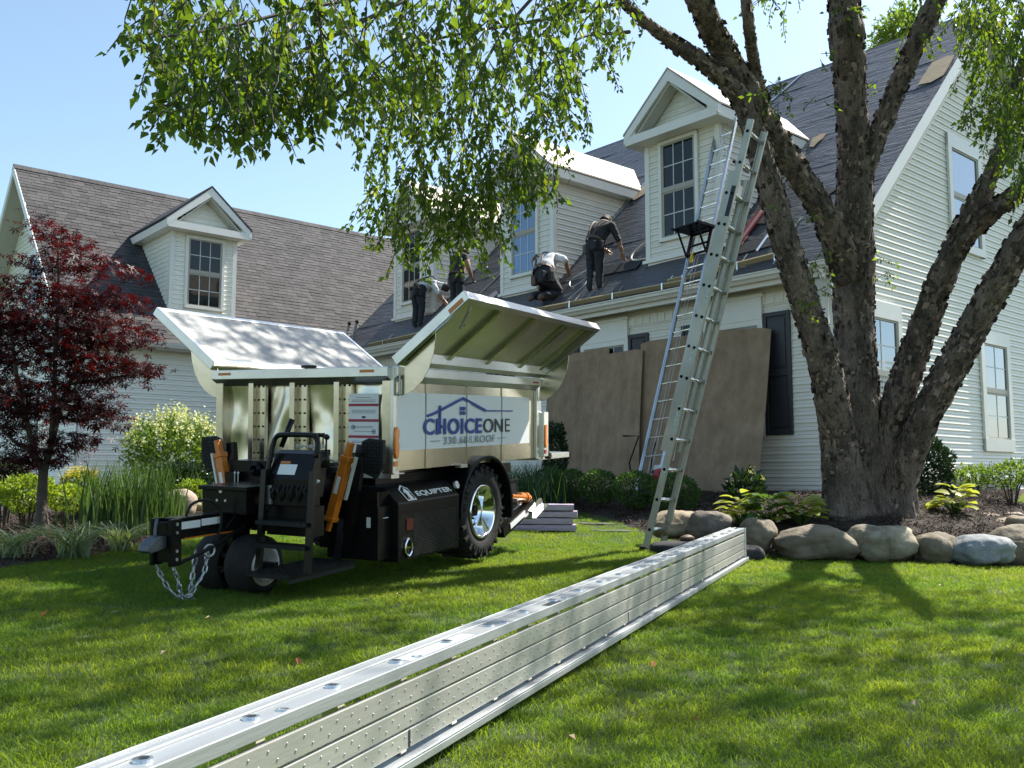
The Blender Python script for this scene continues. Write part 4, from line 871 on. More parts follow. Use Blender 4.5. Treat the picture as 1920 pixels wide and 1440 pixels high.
# ------------------------------------------------------------------ plywood sheets leaning on the front wall
def sheet(name, lb, top, bl, br, tl_, seed):              # corners in house coordinates; thickness out of its face
    P = [HW(*p) for p in (bl, br, tl_[1], tl_[0])]; ctr = sum(P, Vector())/4; n = (P[1]-P[0]).cross(P[3]-P[0]).normalized()
    base = (P[0]+P[1])/2; nx, nz = 8, 10; V = []; b = MB(); rr = random.Random(seed)
    X = (P[1]-P[0]).normalized(); Z = n.cross(X)*-1 if n.cross(X).z < 0 else n.cross(X)
    E = Matrix((X, Z.cross(X), Z)).transposed(); Ei = E.inverted()
    for side in (0, 1):
        for j in range(nz+1):
            for i in range(nx+1):
                s, t = i/nx, j/nz; p = P[0].lerp(P[1], s).lerp(P[3].lerp(P[2], s), t)
                if j == nz and i in (0, nx): p = p + (P[0]-P[3]).normalized()*.03
                bow = .03*math.sin(PI*t)*math.sin(1+seed) + .012*noise.noise(Vector((s*3+seed, t*3, 0)))
                q = Ei @ (p-base) ; q.y += bow + (.014 if side else 0); b.v.append(tuple(q))
    n1 = (nx+1)*(nz+1); I = lambda i, j, k: k*n1+j*(nx+1)+i
    for j in range(nz):
        for i in range(nx):
            b.f += [(I(i,j,0),I(i+1,j,0),I(i+1,j+1,0),I(i,j+1,0)), (I(i,j,1),I(i,j+1,1),I(i+1,j+1,1),I(i+1,j,1))]
    for j in range(nz): b.f += [(I(0,j,0),I(0,j+1,0),I(0,j+1,1),I(0,j,1)), (I(nx,j,0),I(nx,j,1),I(nx,j+1,1),I(nx,j+1,0))]
    for i in range(nx): b.f += [(I(i,0,0),I(i,0,1),I(i+1,0,1),I(i+1,0,0)), (I(i,nz,0),I(i+1,nz,0),I(i+1,nz,1),I(i,nz,1))]
    b.m = [0]*len(b.f); o = b.build(name, M['plywood'], None, smooth=False); o.location = base; o.rotation_euler = E.to_euler()
    return tag(o, lb, 'plywood sheet', 'plywood sheets shielding the house front')
sheet('plywood_sheet', 'brown plywood sheet leaning against the dark shutter, nearest the birch', 0, (-2.02,-.85,-.33), (-.72,-.85,-.30), ((-2.08,-.16,2.36),(-.86,-.14,2.27)), 1)
sheet('plywood_sheet', 'plywood sheet leaning directly behind the two ladders', 0, (-3.32,-.42,-.30), (-1.86,-.42,-.30), ((-3.46,-.14,2.33),(-1.88,-.12,2.34)), 2)
sheet('plywood_sheet', 'lower greyish plywood sheet leaning behind the middle boxwoods', 0, (-4.60,-.48,-.30), (-3.25,-.50,-.30), ((-4.70,-.20,2.18),(-3.36,-.20,2.21)), 3)
sheet('plywood_sheet', 'dark plywood sheet leaning just behind the trailer tailgate', 0, (-5.70,-.36,-.30), (-4.48,-.36,-.30), ((-5.76,-.15,2.08),(-4.56,-.15,2.18)), 4)
sheet('plywood_sheet', 'plywood sheet whose top corner shows above the others, behind them', 0, (-5.3,-.26,-.30), (-4.2,-.26,-.30), ((-5.35,-.10,2.30),(-4.24,-.10,2.33)), 5)

# ------------------------------------------------------------------ shingle bundles, bags
wrap = mat('shingle_wrap', (.44,.35,.44), .45, var=.18, vscale=6, bump=.5, bscale=9, stretch=(.6,2,3))
bp_ = Vector((.44, 11.2, 0)); bz = gzf(.44, 11.2)
for k, lb in enumerate(('lowest lilac wrapped shingle bundle of the pile behind the trailer wheel', 'second lilac shingle bundle from the ground behind the trailer wheel', 'third lilac shingle bundle from the ground behind the trailer wheel', 'topmost lilac wrapped shingle bundle of the pile behind the trailer')):
    b = MB(); nx, ny = 16, 5; w, d, h = .80, .30, .078
    rr = random.Random(k); n0 = 0
    prof = [(-d,.006),(-d-.008,h*.5),(-d,h-.006),(-d*.5,h),(d*.5,h),(d,h-.006),(d+.008,h*.5),(d,.006)]
    for i in range(nx+1):
        x = -w/2+w*i/nx
        for y, z in prof: b.v.append((x, y*.5+.006*noise.noise(Vector((x*8, y*7, k*5))), z+.006*noise.noise(Vector((x*9+3, y*6, k*7+z*30)))))
    m = len(prof)
    for i in range(nx):
        for j in range(m): b.f.append((i*m+j, i*m+(j+1)%m, (i+1)*m+(j+1)%m, (i+1)*m+j))
    b.f += [tuple(range(m)), tuple(nx*m+j for j in reversed(range(m)))]; b.m = [0]*len(b.f)
    o = b.build('shingle_bundle', wrap, None); o.location = (bp_.x-.10+rr.uniform(-.03,.03)-(.02 if k > 1 else 0)+.03*(k > 1), bp_.y+rr.uniform(-.02,.02), bz+k*.079); o.rotation_euler = (0, 0, R(-2+rr.uniform(-3,3)))
    tag(o, lb, 'shingle bundle', 'shingle bundles piled behind the trailer')
def blob(name, label, cat, c, r, m, rot=0, group=None, sub=3, amp=.12, freq=2.2, seed=0, flat=None, sq=2.0):
    bm = bmesh.new(); bmesh.ops.create_icosphere(bm, subdivisions=sub, radius=1)
    for v in bm.verts:
        p = v.co.copy(); l = (abs(p.x)**sq+abs(p.y)**sq+abs(p.z)**sq)**(1/sq); q = p/l
        k = 1 + amp*noise.noise(q*freq*.6+Vector((seed*3.1,seed,0))) + amp*.35*noise.noise(q*freq*2.4+Vector((0,seed*2,7)))
        v.co = Vector((q.x*r[0]*k, q.y*r[1]*k, q.z*r[2]*k))
        if flat is not None and v.co.z < -flat: v.co.z = -flat
    for f in bm.faces: f.smooth = True
    me = bpy.data.meshes.new(name); bm.to_mesh(me); bm.free(); me.materials.append(m); o = bpy.data.objects.new(name, me); COL.objects.link(o)
    o.location = c; o.rotation_euler = (0,0,rot); return tag(o, label, cat, group)
q = at(1268, 1012, 9.0); blob('tool_bag', 'low black tool bag on the grass between ladder foot and plank', 'bag', (q.x, q.y, gzf(q.x,q.y)+.05), (.26,.13,.075), M['shirt_black'], .2, seed=3, sq=3)
q = at(1288, 1000, 9.02); blob('work_glove', 'brown leather glove lying on the black tool bag', 'glove', (q.x, q.y, gzf(q.x,q.y)+.15), (.08,.05,.035), M['leather'], .5, seed=5)
q = at(1400, 1025, 8.55); blob('rolled_tarp', 'black bundle on the ground past the far end of the plank', 'bundle', (q.x, q.y, gzf(q.x,q.y)+.06), (.16,.10,.075), M['shirt_black'], .1, seed=8, sq=2.6)
# ------------------------------------------------------------------ foliage helpers
def leaves_np(P, D, Nn, ln, wd, fold=.18):                 # P base points, D leaf directions, Nn leaf normals -> two-triangle folded leaves
    P = np.asarray(P, np.float32); n = len(P); D = D/np.linalg.norm(D, axis=1, keepdims=True)
    S = np.cross(D, Nn); S /= np.linalg.norm(S, axis=1, keepdims=True)+1e-9; U = np.cross(S, D)
    ln = np.broadcast_to(ln, n)[:,None]; wd = np.broadcast_to(wd, n)[:,None]
    m = P + D*ln*.38 
    V = np.stack([P, m+S*wd*.5+U*wd*fold, P+D*ln+U*ln*-.08, m-S*wd*.5+U*wd*fold], 1).reshape(-1, 3)
    i = np.arange(n)[:,None]*4
    F = np.concatenate([i+[0,1,2], i+[0,2,3]], 1).reshape(-1, 3); return V, F
def unit(n): v = rng.normal(size=(n,3)); return v/np.linalg.norm(v, axis=1, keepdims=True)
def star_np(P, D, Nn, ln):                                 # palmate leaves: five narrow lobes
    n = len(P); D = D/np.linalg.norm(D, axis=1, keepdims=True); S = np.cross(D, Nn); S /= np.linalg.norm(S, axis=1, keepdims=True)+1e-9
    V = [P]; fs = []
    for k, (a, l) in enumerate(((-1.9,.55),(-.95,.85),(0,1),(.95,.85),(1.9,.55))):
        d = D*math.cos(a)+S*math.sin(a); s = -D*math.sin(a)+S*math.cos(a); L = ln[:,None]*l
        V += [P+d*L*.45+s*L*.13, P+d*L, P+d*L*.45-s*L*.13]; fs += [(0,1+3*k,2+3*k),(0,2+3*k,3+3*k)]
    V = np.stack(V, 1).reshape(-1,3); F = (np.arange(n)[:,None,None]*16+np.array(fs)[None]).reshape(-1,3); return V, F
def blades_np(P, H, W, lean, bend, seg=3):                 # grassy blades: base points, heights, widths, lean directions
    n = len(P); H = np.broadcast_to(H, n); az = rng.uniform(0, 2*PI, n); ld = lean if lean is not None else np.stack([np.cos(az), np.sin(az), 0*az], 1)
    a2 = rng.uniform(0, 2*PI, n); S = np.stack([np.cos(a2), np.sin(a2), 0*a2], 1); V = []; F = []
    for k in range(seg+1):
        t = k/seg; c = P + np.stack([0*H,0*H,H*(t-.35*bend*t*t*t)],1) + ld*(H*bend*t*t)[:,None]
        w = (np.broadcast_to(W, n)*(1-t**1.6))[:,None]*.5
        if k < seg: V += [c-S*w, c+S*w]
        else: V += [c]
    m = 2*seg+1; V = np.stack(V, 1).reshape(-1,3); i = np.arange(n)[:,None]*m; T_ = []
    for k in range(seg-1): T_ += [i+[2*k,2*k+1,2*k+3], i+[2*k,2*k+3,2*k+2]]
    T_ += [i+[2*seg-2,2*seg-1,2*seg]]; return V, np.concatenate(T_, 1).reshape(-1,3)
def merge(parts):
    Vs = []; Fs = []; o = 0
    for V, F in parts: Vs.append(V); Fs.append(F+o); o += len(V)
    return np.concatenate(Vs), np.concatenate(Fs)

L_BIRCH = leaf_mat('birch_leaf', (.038,.082,.020), (.115,.185,.035), .55, .5, (2.2,2.0,.5), ((.16,.20,.035), .975))
L_MAPLE = leaf_mat('maple_leaf', (.011,.005,.007), (.052,.008,.011), .33, .5, (2.8,.7,.45))
L_BOX = leaf_mat('boxwood_leaf', (.03,.07,.016), (.075,.15,.03), .3)
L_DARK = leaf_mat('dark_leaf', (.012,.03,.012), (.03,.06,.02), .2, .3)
L_LIME = leaf_mat('lime_leaf', (.14,.22,.02), (.30,.38,.05), .4)
L_MID = leaf_mat('mid_leaf', (.07,.13,.025), (.18,.26,.06), .45)
L_HOSTA = leaf_mat('hosta_leaf', (.18,.25,.03), (.45,.46,.13), .45, .35)
L_HOSTA2 = leaf_mat('hosta_leaf_green', (.05,.11,.03), (.11,.19,.06), .35, .35)
L_IRIS = leaf_mat('iris_blade', (.05,.10,.035), (.12,.20,.06), .35)
L_STRIPE = leaf_mat('striped_blade', (.14,.2,.10), (.36,.42,.28), .35)
L_REED = leaf_mat('dark_blade', (.02,.055,.025), (.05,.10,.04), .3)
L_CREAM = leaf_mat('cream_blossom', (.45,.48,.25), (.7,.7,.5), .3)
L_YEL = leaf_mat('yellow_blossom', (.55,.42,.03), (.7,.6,.1), .3)
L_LAWN = leaf_mat('lawn_blade', (.043,.102,.019), (.140,.210,.044), .58, .5, (2.75,2.4,.6), ((.26,.24,.10), .97))
def patchy(m):                                            # broad patches of drier and lusher turf
    N = m.node_tree.nodes; K = m.node_tree.links; cr = [n for n in N if n.type == 'VALTORGB'][0]; outs = [l.to_socket for l in cr.outputs[0].links]
    g = N.new('ShaderNodeNewGeometry'); nz = N.new('ShaderNodeTexNoise'); nz.inputs['Scale'].default_value = 1.6; nz.inputs['Detail'].default_value = 5; K.new(g.outputs['Position'], nz.inputs['Vector'])
    c2 = N.new('ShaderNodeValToRGB'); c2.color_ramp.elements[0].position = .35; c2.color_ramp.elements[1].position = .68; c2.color_ramp.elements[0].color = (.72,.86,.8,1); c2.color_ramp.elements[1].color = (1.25,1.08,1.0,1); K.new(nz.outputs[0], c2.inputs[0])
    mx = N.new('ShaderNodeMixRGB'); mx.blend_type = 'MULTIPLY'; mx.inputs[0].default_value = 1; K.new(cr.outputs[0], mx.inputs[1]); K.new(c2.outputs[0], mx.inputs[2])
    for o in outs: K.new(mx.outputs[0], o)
patchy(L_LAWN)
STEM = mat('stem', (.05,.04,.025), .8)

# ------------------------------------------------------------------ river birch
def birch_bark():
    m = mat('birch_bark', (.040,.031,.025), .92, col2=(.29,.225,.175), vscale=3.2, stretch=(1.5,1.5,.55), detail=10)
    N = m.node_tree.nodes; K = m.node_tree.links; b = N['Principled BSDF']; tc = N.new('ShaderNodeTexCoord'); hts = []
    for sc, st in ((1, (34,34,9)), (1, (80,80,34))):
        mp = N.new('ShaderNodeMapping'); mp.inputs['Scale'].default_value = st; nz = N.new('ShaderNodeTexNoise'); nz.inputs['Scale'].default_value = .12; nz.inputs['Detail'].default_value = 2
        K.new(tc.outputs['Object'], mp.inputs['Vector']); vo = N.new('ShaderNodeTexVoronoi'); vo.feature = 'F1'; vo.inputs['Scale'].default_value = sc; vo.inputs['Randomness'].default_value = 1
        K.new(mp.outputs[0], nz.inputs['Vector']); K.new(mp.outputs[0], vo.inputs['Vector']); hts.append(vo.outputs['Distance'])
    ad = N.new('ShaderNodeMath'); ad.operation = 'MULTIPLY_ADD'; K.new(hts[1], ad.inputs[0]); ad.inputs[1].default_value = .5; K.new(hts[0], ad.inputs[2])
    bp = N.new('ShaderNodeBump'); bp.inputs['Strength'].default_value = 1; bp.inputs['Distance'].default_value = .035; bp.invert = True
    K.new(ad.outputs[0], bp.inputs['Height']); K.new(bp.outputs[0], b.inputs['Normal'])
    return m
bark = birch_bark()
LIMBS = [
 [(1632,994,10.4,58),(1622,935,10.4,47),(1614,860,10.4,42),(1607,760,10.35,39),(1604,680,10.3,37),(1602,600,10.3,35),(1600,470,10.2,36),(1602,330,10.0,30),(1596,180,9.8,27),(1586,60,9.6,31),(1578,-60,9.5,26),(1560,-260,9.3,16),(1540,-420,9.2,8)],
 [(1592,994,10.2,46),(1582,930,10.15,37),(1571,820,10.05,32),(1549,700,9.8,28),(1514,580,9.65,25),(1474,460,9.5,24),(1447,365,9.4,23),(1425,285,9.35,22),(1392,190,9.25,19),(1330,125,9.05,15),(1250,72,8.8,12),(1170,5,8.4,9),(1080,-90,7.6,7),(960,-150,7.2,5)],
 [(1594,520,10.2,30),(1548,405,9.9,23),(1494,322,9.7,22),(1446,248,9.5,23),(1400,170,9.3,24),(1352,88,9.1,24),(1310,0,8.6,22),(1275,-90,8.4,20),(1190,-260,7.9,13),(1100,-380,7.4,7)],
 [(1436,225,9.42,13),(1418,140,9.3,11),(1404,50,8.9,11),(1396,-40,8.8,10),(1380,-180,8.7,6)],
 [(1604,380,10.0,16),(1640,270,9.9,17),(1684,160,9.8,17),(1722,70,9.7,18),(1756,0,9.6,17),(1810,-110,9.4,13),(1880,-260,9.2,8)],
 [(1648,994,10.4,40),(1652,910,10.35,30),(1668,820,10.25,28),(1684,750,10.1,26),(1714,660,9.95,25),(1762,530,9.6,23),(1804,440,9.4,22),(1850,345,9.2,16),(1880,270,9.1,13),(1892,200,9.0,11),(1925,90,8.9,8),(1960,-60,8.8,5)],
 [(1798,458,9.42,18),(1850,405,9.2,17),(1912,360,9.0,15),(1990,300,8.8,11),(2080,200,8.6,7)],
 [(1676,994,10.3,36),(1688,905,10.2,29),(1730,790,9.9,27),(1790,678,9.6,27),(1848,572,9.3,26),(1902,480,9.0,26),(1965,375,8.7,23),(2060,240,8.3,17),(2160,60,8,9)]]
tb = at(1640, 985, 10.4); tb.z = gzf(tb.x, tb.y)
birch = thing('river_birch', 'multi-stemmed river birch with shaggy peeling bark and drooping green leaves, inside the boulder ring', 'tree', tb)
twig_src = []; flP = []; flD = []; flN = []; flS = []
for li, Lm in enumerate(LIMBS):
    pts = [at(*p[:3]) for p in Lm]; rs = [p[3]*p[2]/1750 for p in Lm]
    if Lm[0][1] > 950: pts[0].z -= .12
    P, Rr = catmull(pts, rs, 16); n = 44; b = MB(); b.tube([p-tb for p in P], Rr, n)
    ax = [(P[min(i+1,len(P)-1)]-P[max(i-1,0)]).normalized() for i in range(len(P))]
    for i in range(len(P)):
        for k in range(n):
            vi = i*n+k; v = Vector(b.v[vi]); c = P[i]-tb; d = v-c; w = c+tb
            q = Vector((v.x*6, v.y*6, v.z*2.2)); amp = Rr[i]
            f = 1 + .10*noise.noise(q) + .08*noise.noise(q*2.7+Vector((5,0,li))) + .17*(.45-abs(noise.noise(Vector((v.x*11, v.y*11, v.z*2.6+li)))*1.8)) + .06*noise.noise(Vector((v.x*30, v.y*30, v.z*9)))
            if w.z < tb.z+.5 and li in (0,1,5,7): f += .28*max(0, 1-(w.z-tb.z)/.5)**2*(.6+.4*math.cos(k*2*PI/n*3+li))
            if w.z < 1.6 and li in (0,1,5,7): f += .10*math.cos(k*2*PI/n*5+li)*max(0, 1.2-w.z)*.5
            b.v[vi] = tuple(c + d*f)
    o = b.build('trunk' if Lm[0][1] > 950 else 'limb', bark, birch, smooth=True)
    for i in range(len(P)-1):
        seg = (P[i+1]-P[i]).length; cnt = int(seg*Rr[i]*2900*(1 if P[i].z > 1.3 else .7)) + (1 if seg > .02 else 0)
        for _ in range(cnt):
            t = random.random(); p = P[i].lerp(P[i+1], t); r = Rr[i]*(1-t)+Rr[i+1]*t; a = ax[i]; u = a.orthogonal().normalized(); w = a.cross(u); th = random.uniform(0, 2*PI); sgc = random.choice((-1,1))
            big = 1 if r > .06 else .55; wd = random.uniform(.015,.10)*big; ln = random.uniform(.015,.065)*big; lift = random.uniform(.15,1)**2*(.034 if p.z > 1.7 else .018)*big; c0 = p - tb
            def sp(k, o): 
                tt = th + sgc*k*ln/max(r,.02); nr = u*math.cos(tt)+w*math.sin(tt); return c0 + nr*(r*.97+lift*k*k+.004*k) + a*(o*wd*(1-.25*k)+random.uniform(-.006,.006))
            for k in (0,.55,1): flP.append(sp(k,-.5)); flP.append(sp(k,.5))
nf = len(flP)//6; V = np.array([tuple(p) for p in flP]); F = (np.arange(nf)[:,None,None]*6+np.array([(0,1,3,2),(2,3,5,4)])[None]).reshape(-1,4)
mesh_np('bark_flakes', V, F, M['bark_flake'], birch, 'stuff')
# hanging leaf sprays
def in_poly(poly, n):
    P = np.array(poly, float); lo, hi = P.min(0), P.max(0); out = np.zeros((0,2))
    while len(out) < n:
        q = rng.uniform(lo, hi, (n*3,2)); out = np.concatenate([out, q[sdist(poly, q[:,0], q[:,1]) > 0]])
    return out[:n]
lP = []; lD = []; lN = []; lS = []; tw = MB(); tw2 = MB()
def spray(s, length, size, down=1.0, drift=None, dens=1.0, mb=None, outw=.5):
    a = rng.uniform(0, 2*PI); d = Vector((math.cos(a)*outw, math.sin(a)*outw, -down*.55)) ; d.normalize(); p = Vector(s); st = .034*size/.06; n = max(3, int(length/st)); pts = [p.copy()]
    for k in range(n):
        d = (d + Vector((rng.normal(0,.12), rng.normal(0,.12), -.10*down+rng.normal(0,.07)))).normalized(); p = p + d*st; pts.append(p.copy())
        for q in range(2):
            if rng.random() > .78*dens: continue
            sd_ = d.cross(Vector((rng.normal(), rng.normal(), rng.normal()))).normalized()
            ld = (d*.55 + sd_*.9 + Vector((0,0,-.55*down))).normalized(); lP.append(p + ld*.012); lD.append(ld); lN.append(Vector((rng.normal(0,.6), rng.normal(0,.6), 1))); lS.append(size*rng.uniform(.45,1.25))
    (mb or tw).tube([q-tb for q in pts[::3]+[pts[-1]]], [.0035]*(len(pts[::3]))+[.0015], 4, caps=False)
def area(poly, n, d0, d1, size, L0, L1, **k):
    for px, py in in_poly(poly, n): spray(at(px, py, rng.uniform(d0, d1)), rng.uniform(L0, L1), size, **k)
area([(270,-90),(1130,-120),(1140,30),(1000,110),(760,130),(560,170),(420,170),(330,150),(300,60)], 330, 4.3, 6.0, .062, .25,.5)
area([(255,20),(420,60),(520,150),(520,220),(400,240),(310,170),(270,100)], 62, 4.2, 5.0, .064, .2,.36)
area([(420,60),(700,80),(700,150),(560,190),(430,190)], 46, 4.4, 5.2, .062, .2,.36)
area([(205,60),(250,50),(290,110),(240,120)], 9, 4.3, 4.6, .062, .15,.22, outw=1.4)
area([(255,170),(330,190),(380,240),(300,235)], 8, 4.3, 4.7, .062, .15,.24, outw=1.2)
area([(290,130),(340,160),(420,240),(400,255),(320,200)], 10, 4.3, 4.7, .062, .15,.26, outw=1.0)
area([(690,100),(1060,60),(1110,40),(1080,170),(1040,300),(960,380),(820,370),(720,330),(690,230)], 250, 6.4, 7.6, .060, .3,.55)
area([(690,330),(820,350),(950,370),(900,440),(800,460),(710,420)], 58, 6.6, 7.4, .060, .22,.42)
area([(680,330),(720,330),(740,440),(700,440)], 10, 6.8, 7.2, .060, .2,.35)
area([(880,300),(1010,250),(1030,330),(950,400),(880,400)], 34, 6.5, 7.2, .060, .2,.36)
area([(1080,-30),(1190,-30),(1188,80),(1110,120)], 26, 7.2, 7.9, .060, .2,.36)
area([(1060,20),(1150,20),(1160,60),(1100,120),(1070,110)], 13, 6.6, 7.3, .060, .2,.32)
area([(1800,-60),(2020,-60),(2020,180),(1930,300),(1860,190),(1810,70)], 215, 7.0, 9.2, .060, .25,.5)
area([(1860,160),(1960,180),(1980,380),(1900,330),(1860,260)], 72, 7.6, 8.8, .060, .2,.4)
area([(1650,-50),(1800,-50),(1800,50),(1720,70)], 20, 8.8, 10, .058, .2,.45)
area([(1780,-20),(1840,0),(1870,80),(1830,110),(1790,60)], 22, 8, 9, .058, .2,.4)
area([(1780,90),(1850,100),(1880,230),(1820,210),(1790,150)], 12, 7.8, 8.6, .06, .2,.3)
area([(1810,190),(1880,200),(1890,270),(1830,240)], 8, 7.8, 8.4, .06, .2,.3, outw=1)
for px, py, d, n, L in ((1448,165,8.9,9,.22),(1470,185,8.9,5,.25),(1455,-20,9,6,.5),(1485,-20,9,5,.45),(1535,110,9.5,2,.25),(1590,15,9.3,4,.3),(1540,470,9.7,4,.2),(1528,500,9.6,5,.25),(1545,540,9.6,4,.2),(1655,505,10,6,.18),(1660,480,10,4,.14),(1640,160,9.9,2,.2),(1650,190,9.9,2,.14),(1520,560,9.4,3,.16),(1505,570,9.3,2,.16),(1430,390,8.8,2,.12),(1530,180,9.3,2,.2),(1520,410,9.3,3,.14)):
    for _ in range(n): spray(at(px+rng.normal(0,9), py+rng.normal(0,9), d), L*rng.uniform(.6,1.2), .056, outw=1.2, down=.6, dens=.7)
# the rest of the crown, above the frame, that shades the lawn
for c, r, n in (((2.5,7.2,6.7),(1.8,1.2,.8),190),((3.6,9.0,7.6),(1.1,1.0,.6),45),((4.9,10.6,10.0),(2.0,1.8,1.5),45),((.6,7.0,6.9),(2.0,1.7,1.0),110),((2.4,11.8,8.7),(1.5,1.5,.6),480),((-1.6,5.9,5.9),(1.8,1.5,.9),70),((4.6,7.2,7.0),(1.7,1.6,1.0),55),((7.2,9.6,7.6),(1.8,1.6,1.2),280),((6.0,6.9,7.0),(1.6,1.4,.9),250),((3.2,13.4,11.2),(2.0,1.5,1.0),40)):
    for _ in range(n):
        for _t in range(40):
            q = rng.uniform(-1, 1, 3)
            if q@q > 1: continue
            p = Vector((c[0]+q[0]*r[0], c[1]+q[1]*r[1], c[2]+q[2]*r[2]))
            if p.z > 1.55 + .535*p.y: break
        else: continue
        spray(p, rng.uniform(.35,.7), .085, dens=.9)
V, F = leaves_np(np.array([tuple(p-tb) for p in lP]), np.array([tuple(d) for d in lD]), np.array([tuple(d) for d in lN]), np.array(lS), np.array(lS)*.62)
mesh_np('crown', V, F, L_BIRCH, birch, 'stuff')
for pl in ([(1170,5,7.9),(1000,40,7.3),(880,60,7.0),(760,90,6.9),(700,130,6.9)],[(1080,-90,7.6),(960,40,7.2),(900,140,7.1),(880,230,7.0)],[(1100,-60,7.6),(850,-30,6.4),(600,10,5.4),(430,50,4.9),(300,70,4.5)],[(800,-20,6.3),(640,60,5.6),(520,120,5.0),(440,190,4.6)],[(1885,265,9.1),(1900,120,8.8),(1880,20,8.6)],[(1180,60,7.9),(1090,70,7.4),(1060,110,7.3)]):
    P, Rr = catmull([at(*p) for p in pl], [.018-.012*i/(len(pl)-1) for i in range(len(pl))], 6); tw.tube([p-tb for p in P], Rr, 6)
tw.build('twigs', STEM, birch, kind='stuff')

# ------------------------------------------------------------------ red Japanese maple
mb_ = at(77, 990, 8.9); mb_.z = gzf(mb_.x, mb_.y)
maple = thing('japanese_maple', 'dark red Japanese maple with slender grey trunk in the left mulch bed', 'tree', mb_)
b = MB(); mbark = mat('maple_bark', (.08,.065,.05), .85, var=.3, vscale=9, bump=.5)
for pl in ([(77,995,8.9,15),(78,960,8.9,10),(80,905,8.9,8.5),(82,880,8.9,8)],):
    P, Rr = catmull([at(*p[:3])-mb_ for p in pl], [p[3]*p[2]/1750 for p in pl], 6); b.tube(P, Rr, 12)
b.build('trunk', mbark, maple, smooth=True); b = MB()
for pl in ([(81,890,8.9,6.5),(66,850,8.9,5.5),(50,790,8.8,5),(30,700,8.7,4),(20,600,8.7,3)],[(82,890,8.9,6.5),(95,840,8.9,6),(110,780,9.0,5),(130,720,9.0,4.5),(170,650,9.1,3.5),(215,600,9.1,2.5)],[(95,840,8.9,5),(100,760,8.8,4.5),(105,650,8.8,4),(110,540,8.8,3),(108,450,8.8,2)],[(110,780,9,4),(150,790,9.1,3),(190,770,9.1,2)],[(130,720,9,3.5),(200,710,9,3),(260,700,9,2)],[(66,850,8.9,4),(30,830,8.8,3),(0,800,8.7,2.5)],[(105,650,8.8,3),(60,590,8.8,2),(30,540,8.7,2)],[(50,790,8.8,3.5),(10,740,8.8,3),(-40,690,8.8,2)]):
    P, Rr = catmull([at(*p[:3])-mb_ for p in pl], [p[3]*p[2]/1750 for p in pl], 6); b.tube(P, Rr, 7)
b.build('limbs', mbark, maple, smooth=True)
mP = []
for px, py, rx, ry, n in ((112,445,42,26,190),(155,490,66,24,260),(90,500,50,20,160),(195,560,76,22,320),(240,510,34,14,70),(60,545,70,26,280),(100,600,110,34,620),(225,625,62,32,380),(50,660,90,38,560),(180,690,90,34,600),(262,690,34,18,130),(100,745,112,40,780),(25,785,62,42,420),(175,775,58,24,260),(70,850,62,30,340),(135,825,42,18,150),(-10,700,60,70,420),(-30,590,50,60,280),(15,870,44,24,180),(150,640,70,26,300),(30,610,60,30,260),(205,800,26,10,40),(135,560,60,20,200)):
    d0 = 8.9; s = d0/1750
    for _ in range(int(n*1.35)):
        q = unit(1)[0]*rng.uniform(.2,1)**.5; c = at(px, py, d0)
        mP.append((c.x+q[0]*rx*s, c.y+q[1]*rx*s*1.1+rng.normal(0,.25), c.z+q[2]*ry*s))
mP = np.array(mP); n = len(mP); D = unit(n); D[:,2] = -abs(D[:,2])*.7-.1; Nn = unit(n)*.5+[0,0,1]
V, F = star_np(mP-np.array(mb_), D, Nn, rng.uniform(.045,.085,n)); mesh_np('crown', V, F, L_MAPLE, maple, 'stuff')

# ------------------------------------------------------------------ shrubs and plants
def shrub(name, label, cat, px, py, Y, rx, ry, n, leaf, m, group=None, shell=.55, up=.3, base=None, rough=.12, zc=None, flowers=None, ground=True, wr=.6):
    c = at(px, py, Y); s = Y/1750; X, Z = rx*s, ry*s; g = gzf(c.x, c.y); t = thing(name, label, cat, (c.x, c.y, g), group=group)
    q = unit(n); r = rng.uniform(shell, 1, n)**.6; ph = rng.uniform(0, 9, 3)
    bump = 1+rough*(np.sin(q[:,0]*5+ph[0])*np.cos(q[:,2]*6+ph[1])+.6*np.sin(q[:,1]*9+q[:,2]*7+ph[2]))
    P = q*(r*bump)[:,None]*[X, X, Z] + [0, 0, c.z-g]; k = P[:,2] > .01; P = P[k]; q = q[k]; n = len(P)
    D = q*.8+unit(n)*.7+[0,0,up]; Nn = q+unit(n)*.6
    V, F = leaves_np(P, D, Nn, rng.uniform(.7,1.25,n)*leaf, rng.uniform(.7,1.2,n)*leaf*wr); mesh_np('foliage', V, F, m, t, 'stuff')
    b = MB(); top = max(c.z-g, .1)
    for k in range(7):
        a = rng.uniform(0, 2*PI); b.tube([(.03*math.cos(a), .03*math.sin(a), -.05), (X*.3*math.cos(a), X*.3*math.sin(a), top*.6), (X*.6*math.cos(a), X*.6*math.sin(a), top)], [.012,.009,.005], 5)
    b.build('stems', STEM, t)
    if flowers:
        fm, fn, fs, zlo = flowers; q = unit(fn*3); q = q[q[:,2] > zlo][:fn]; P0 = q*[X, X, Z]*1.04+[0,0,c.z-g]; parts = []
        for p in P0:
            kk = 26; dd = rng.normal(0, 1, (kk,3))*[fs*.35,fs*.35,fs*.6]+[0,0,fs*.5]; u = unit(kk); parts.append(leaves_np(p+dd, u, unit(kk), np.full(kk, fs*.32), fs*.28))
        V, F = merge(parts); mesh_np('blossoms', V, F, fm, t, 'stuff')
    return t
BX = 'boxwoods clipped into balls along the plywood'
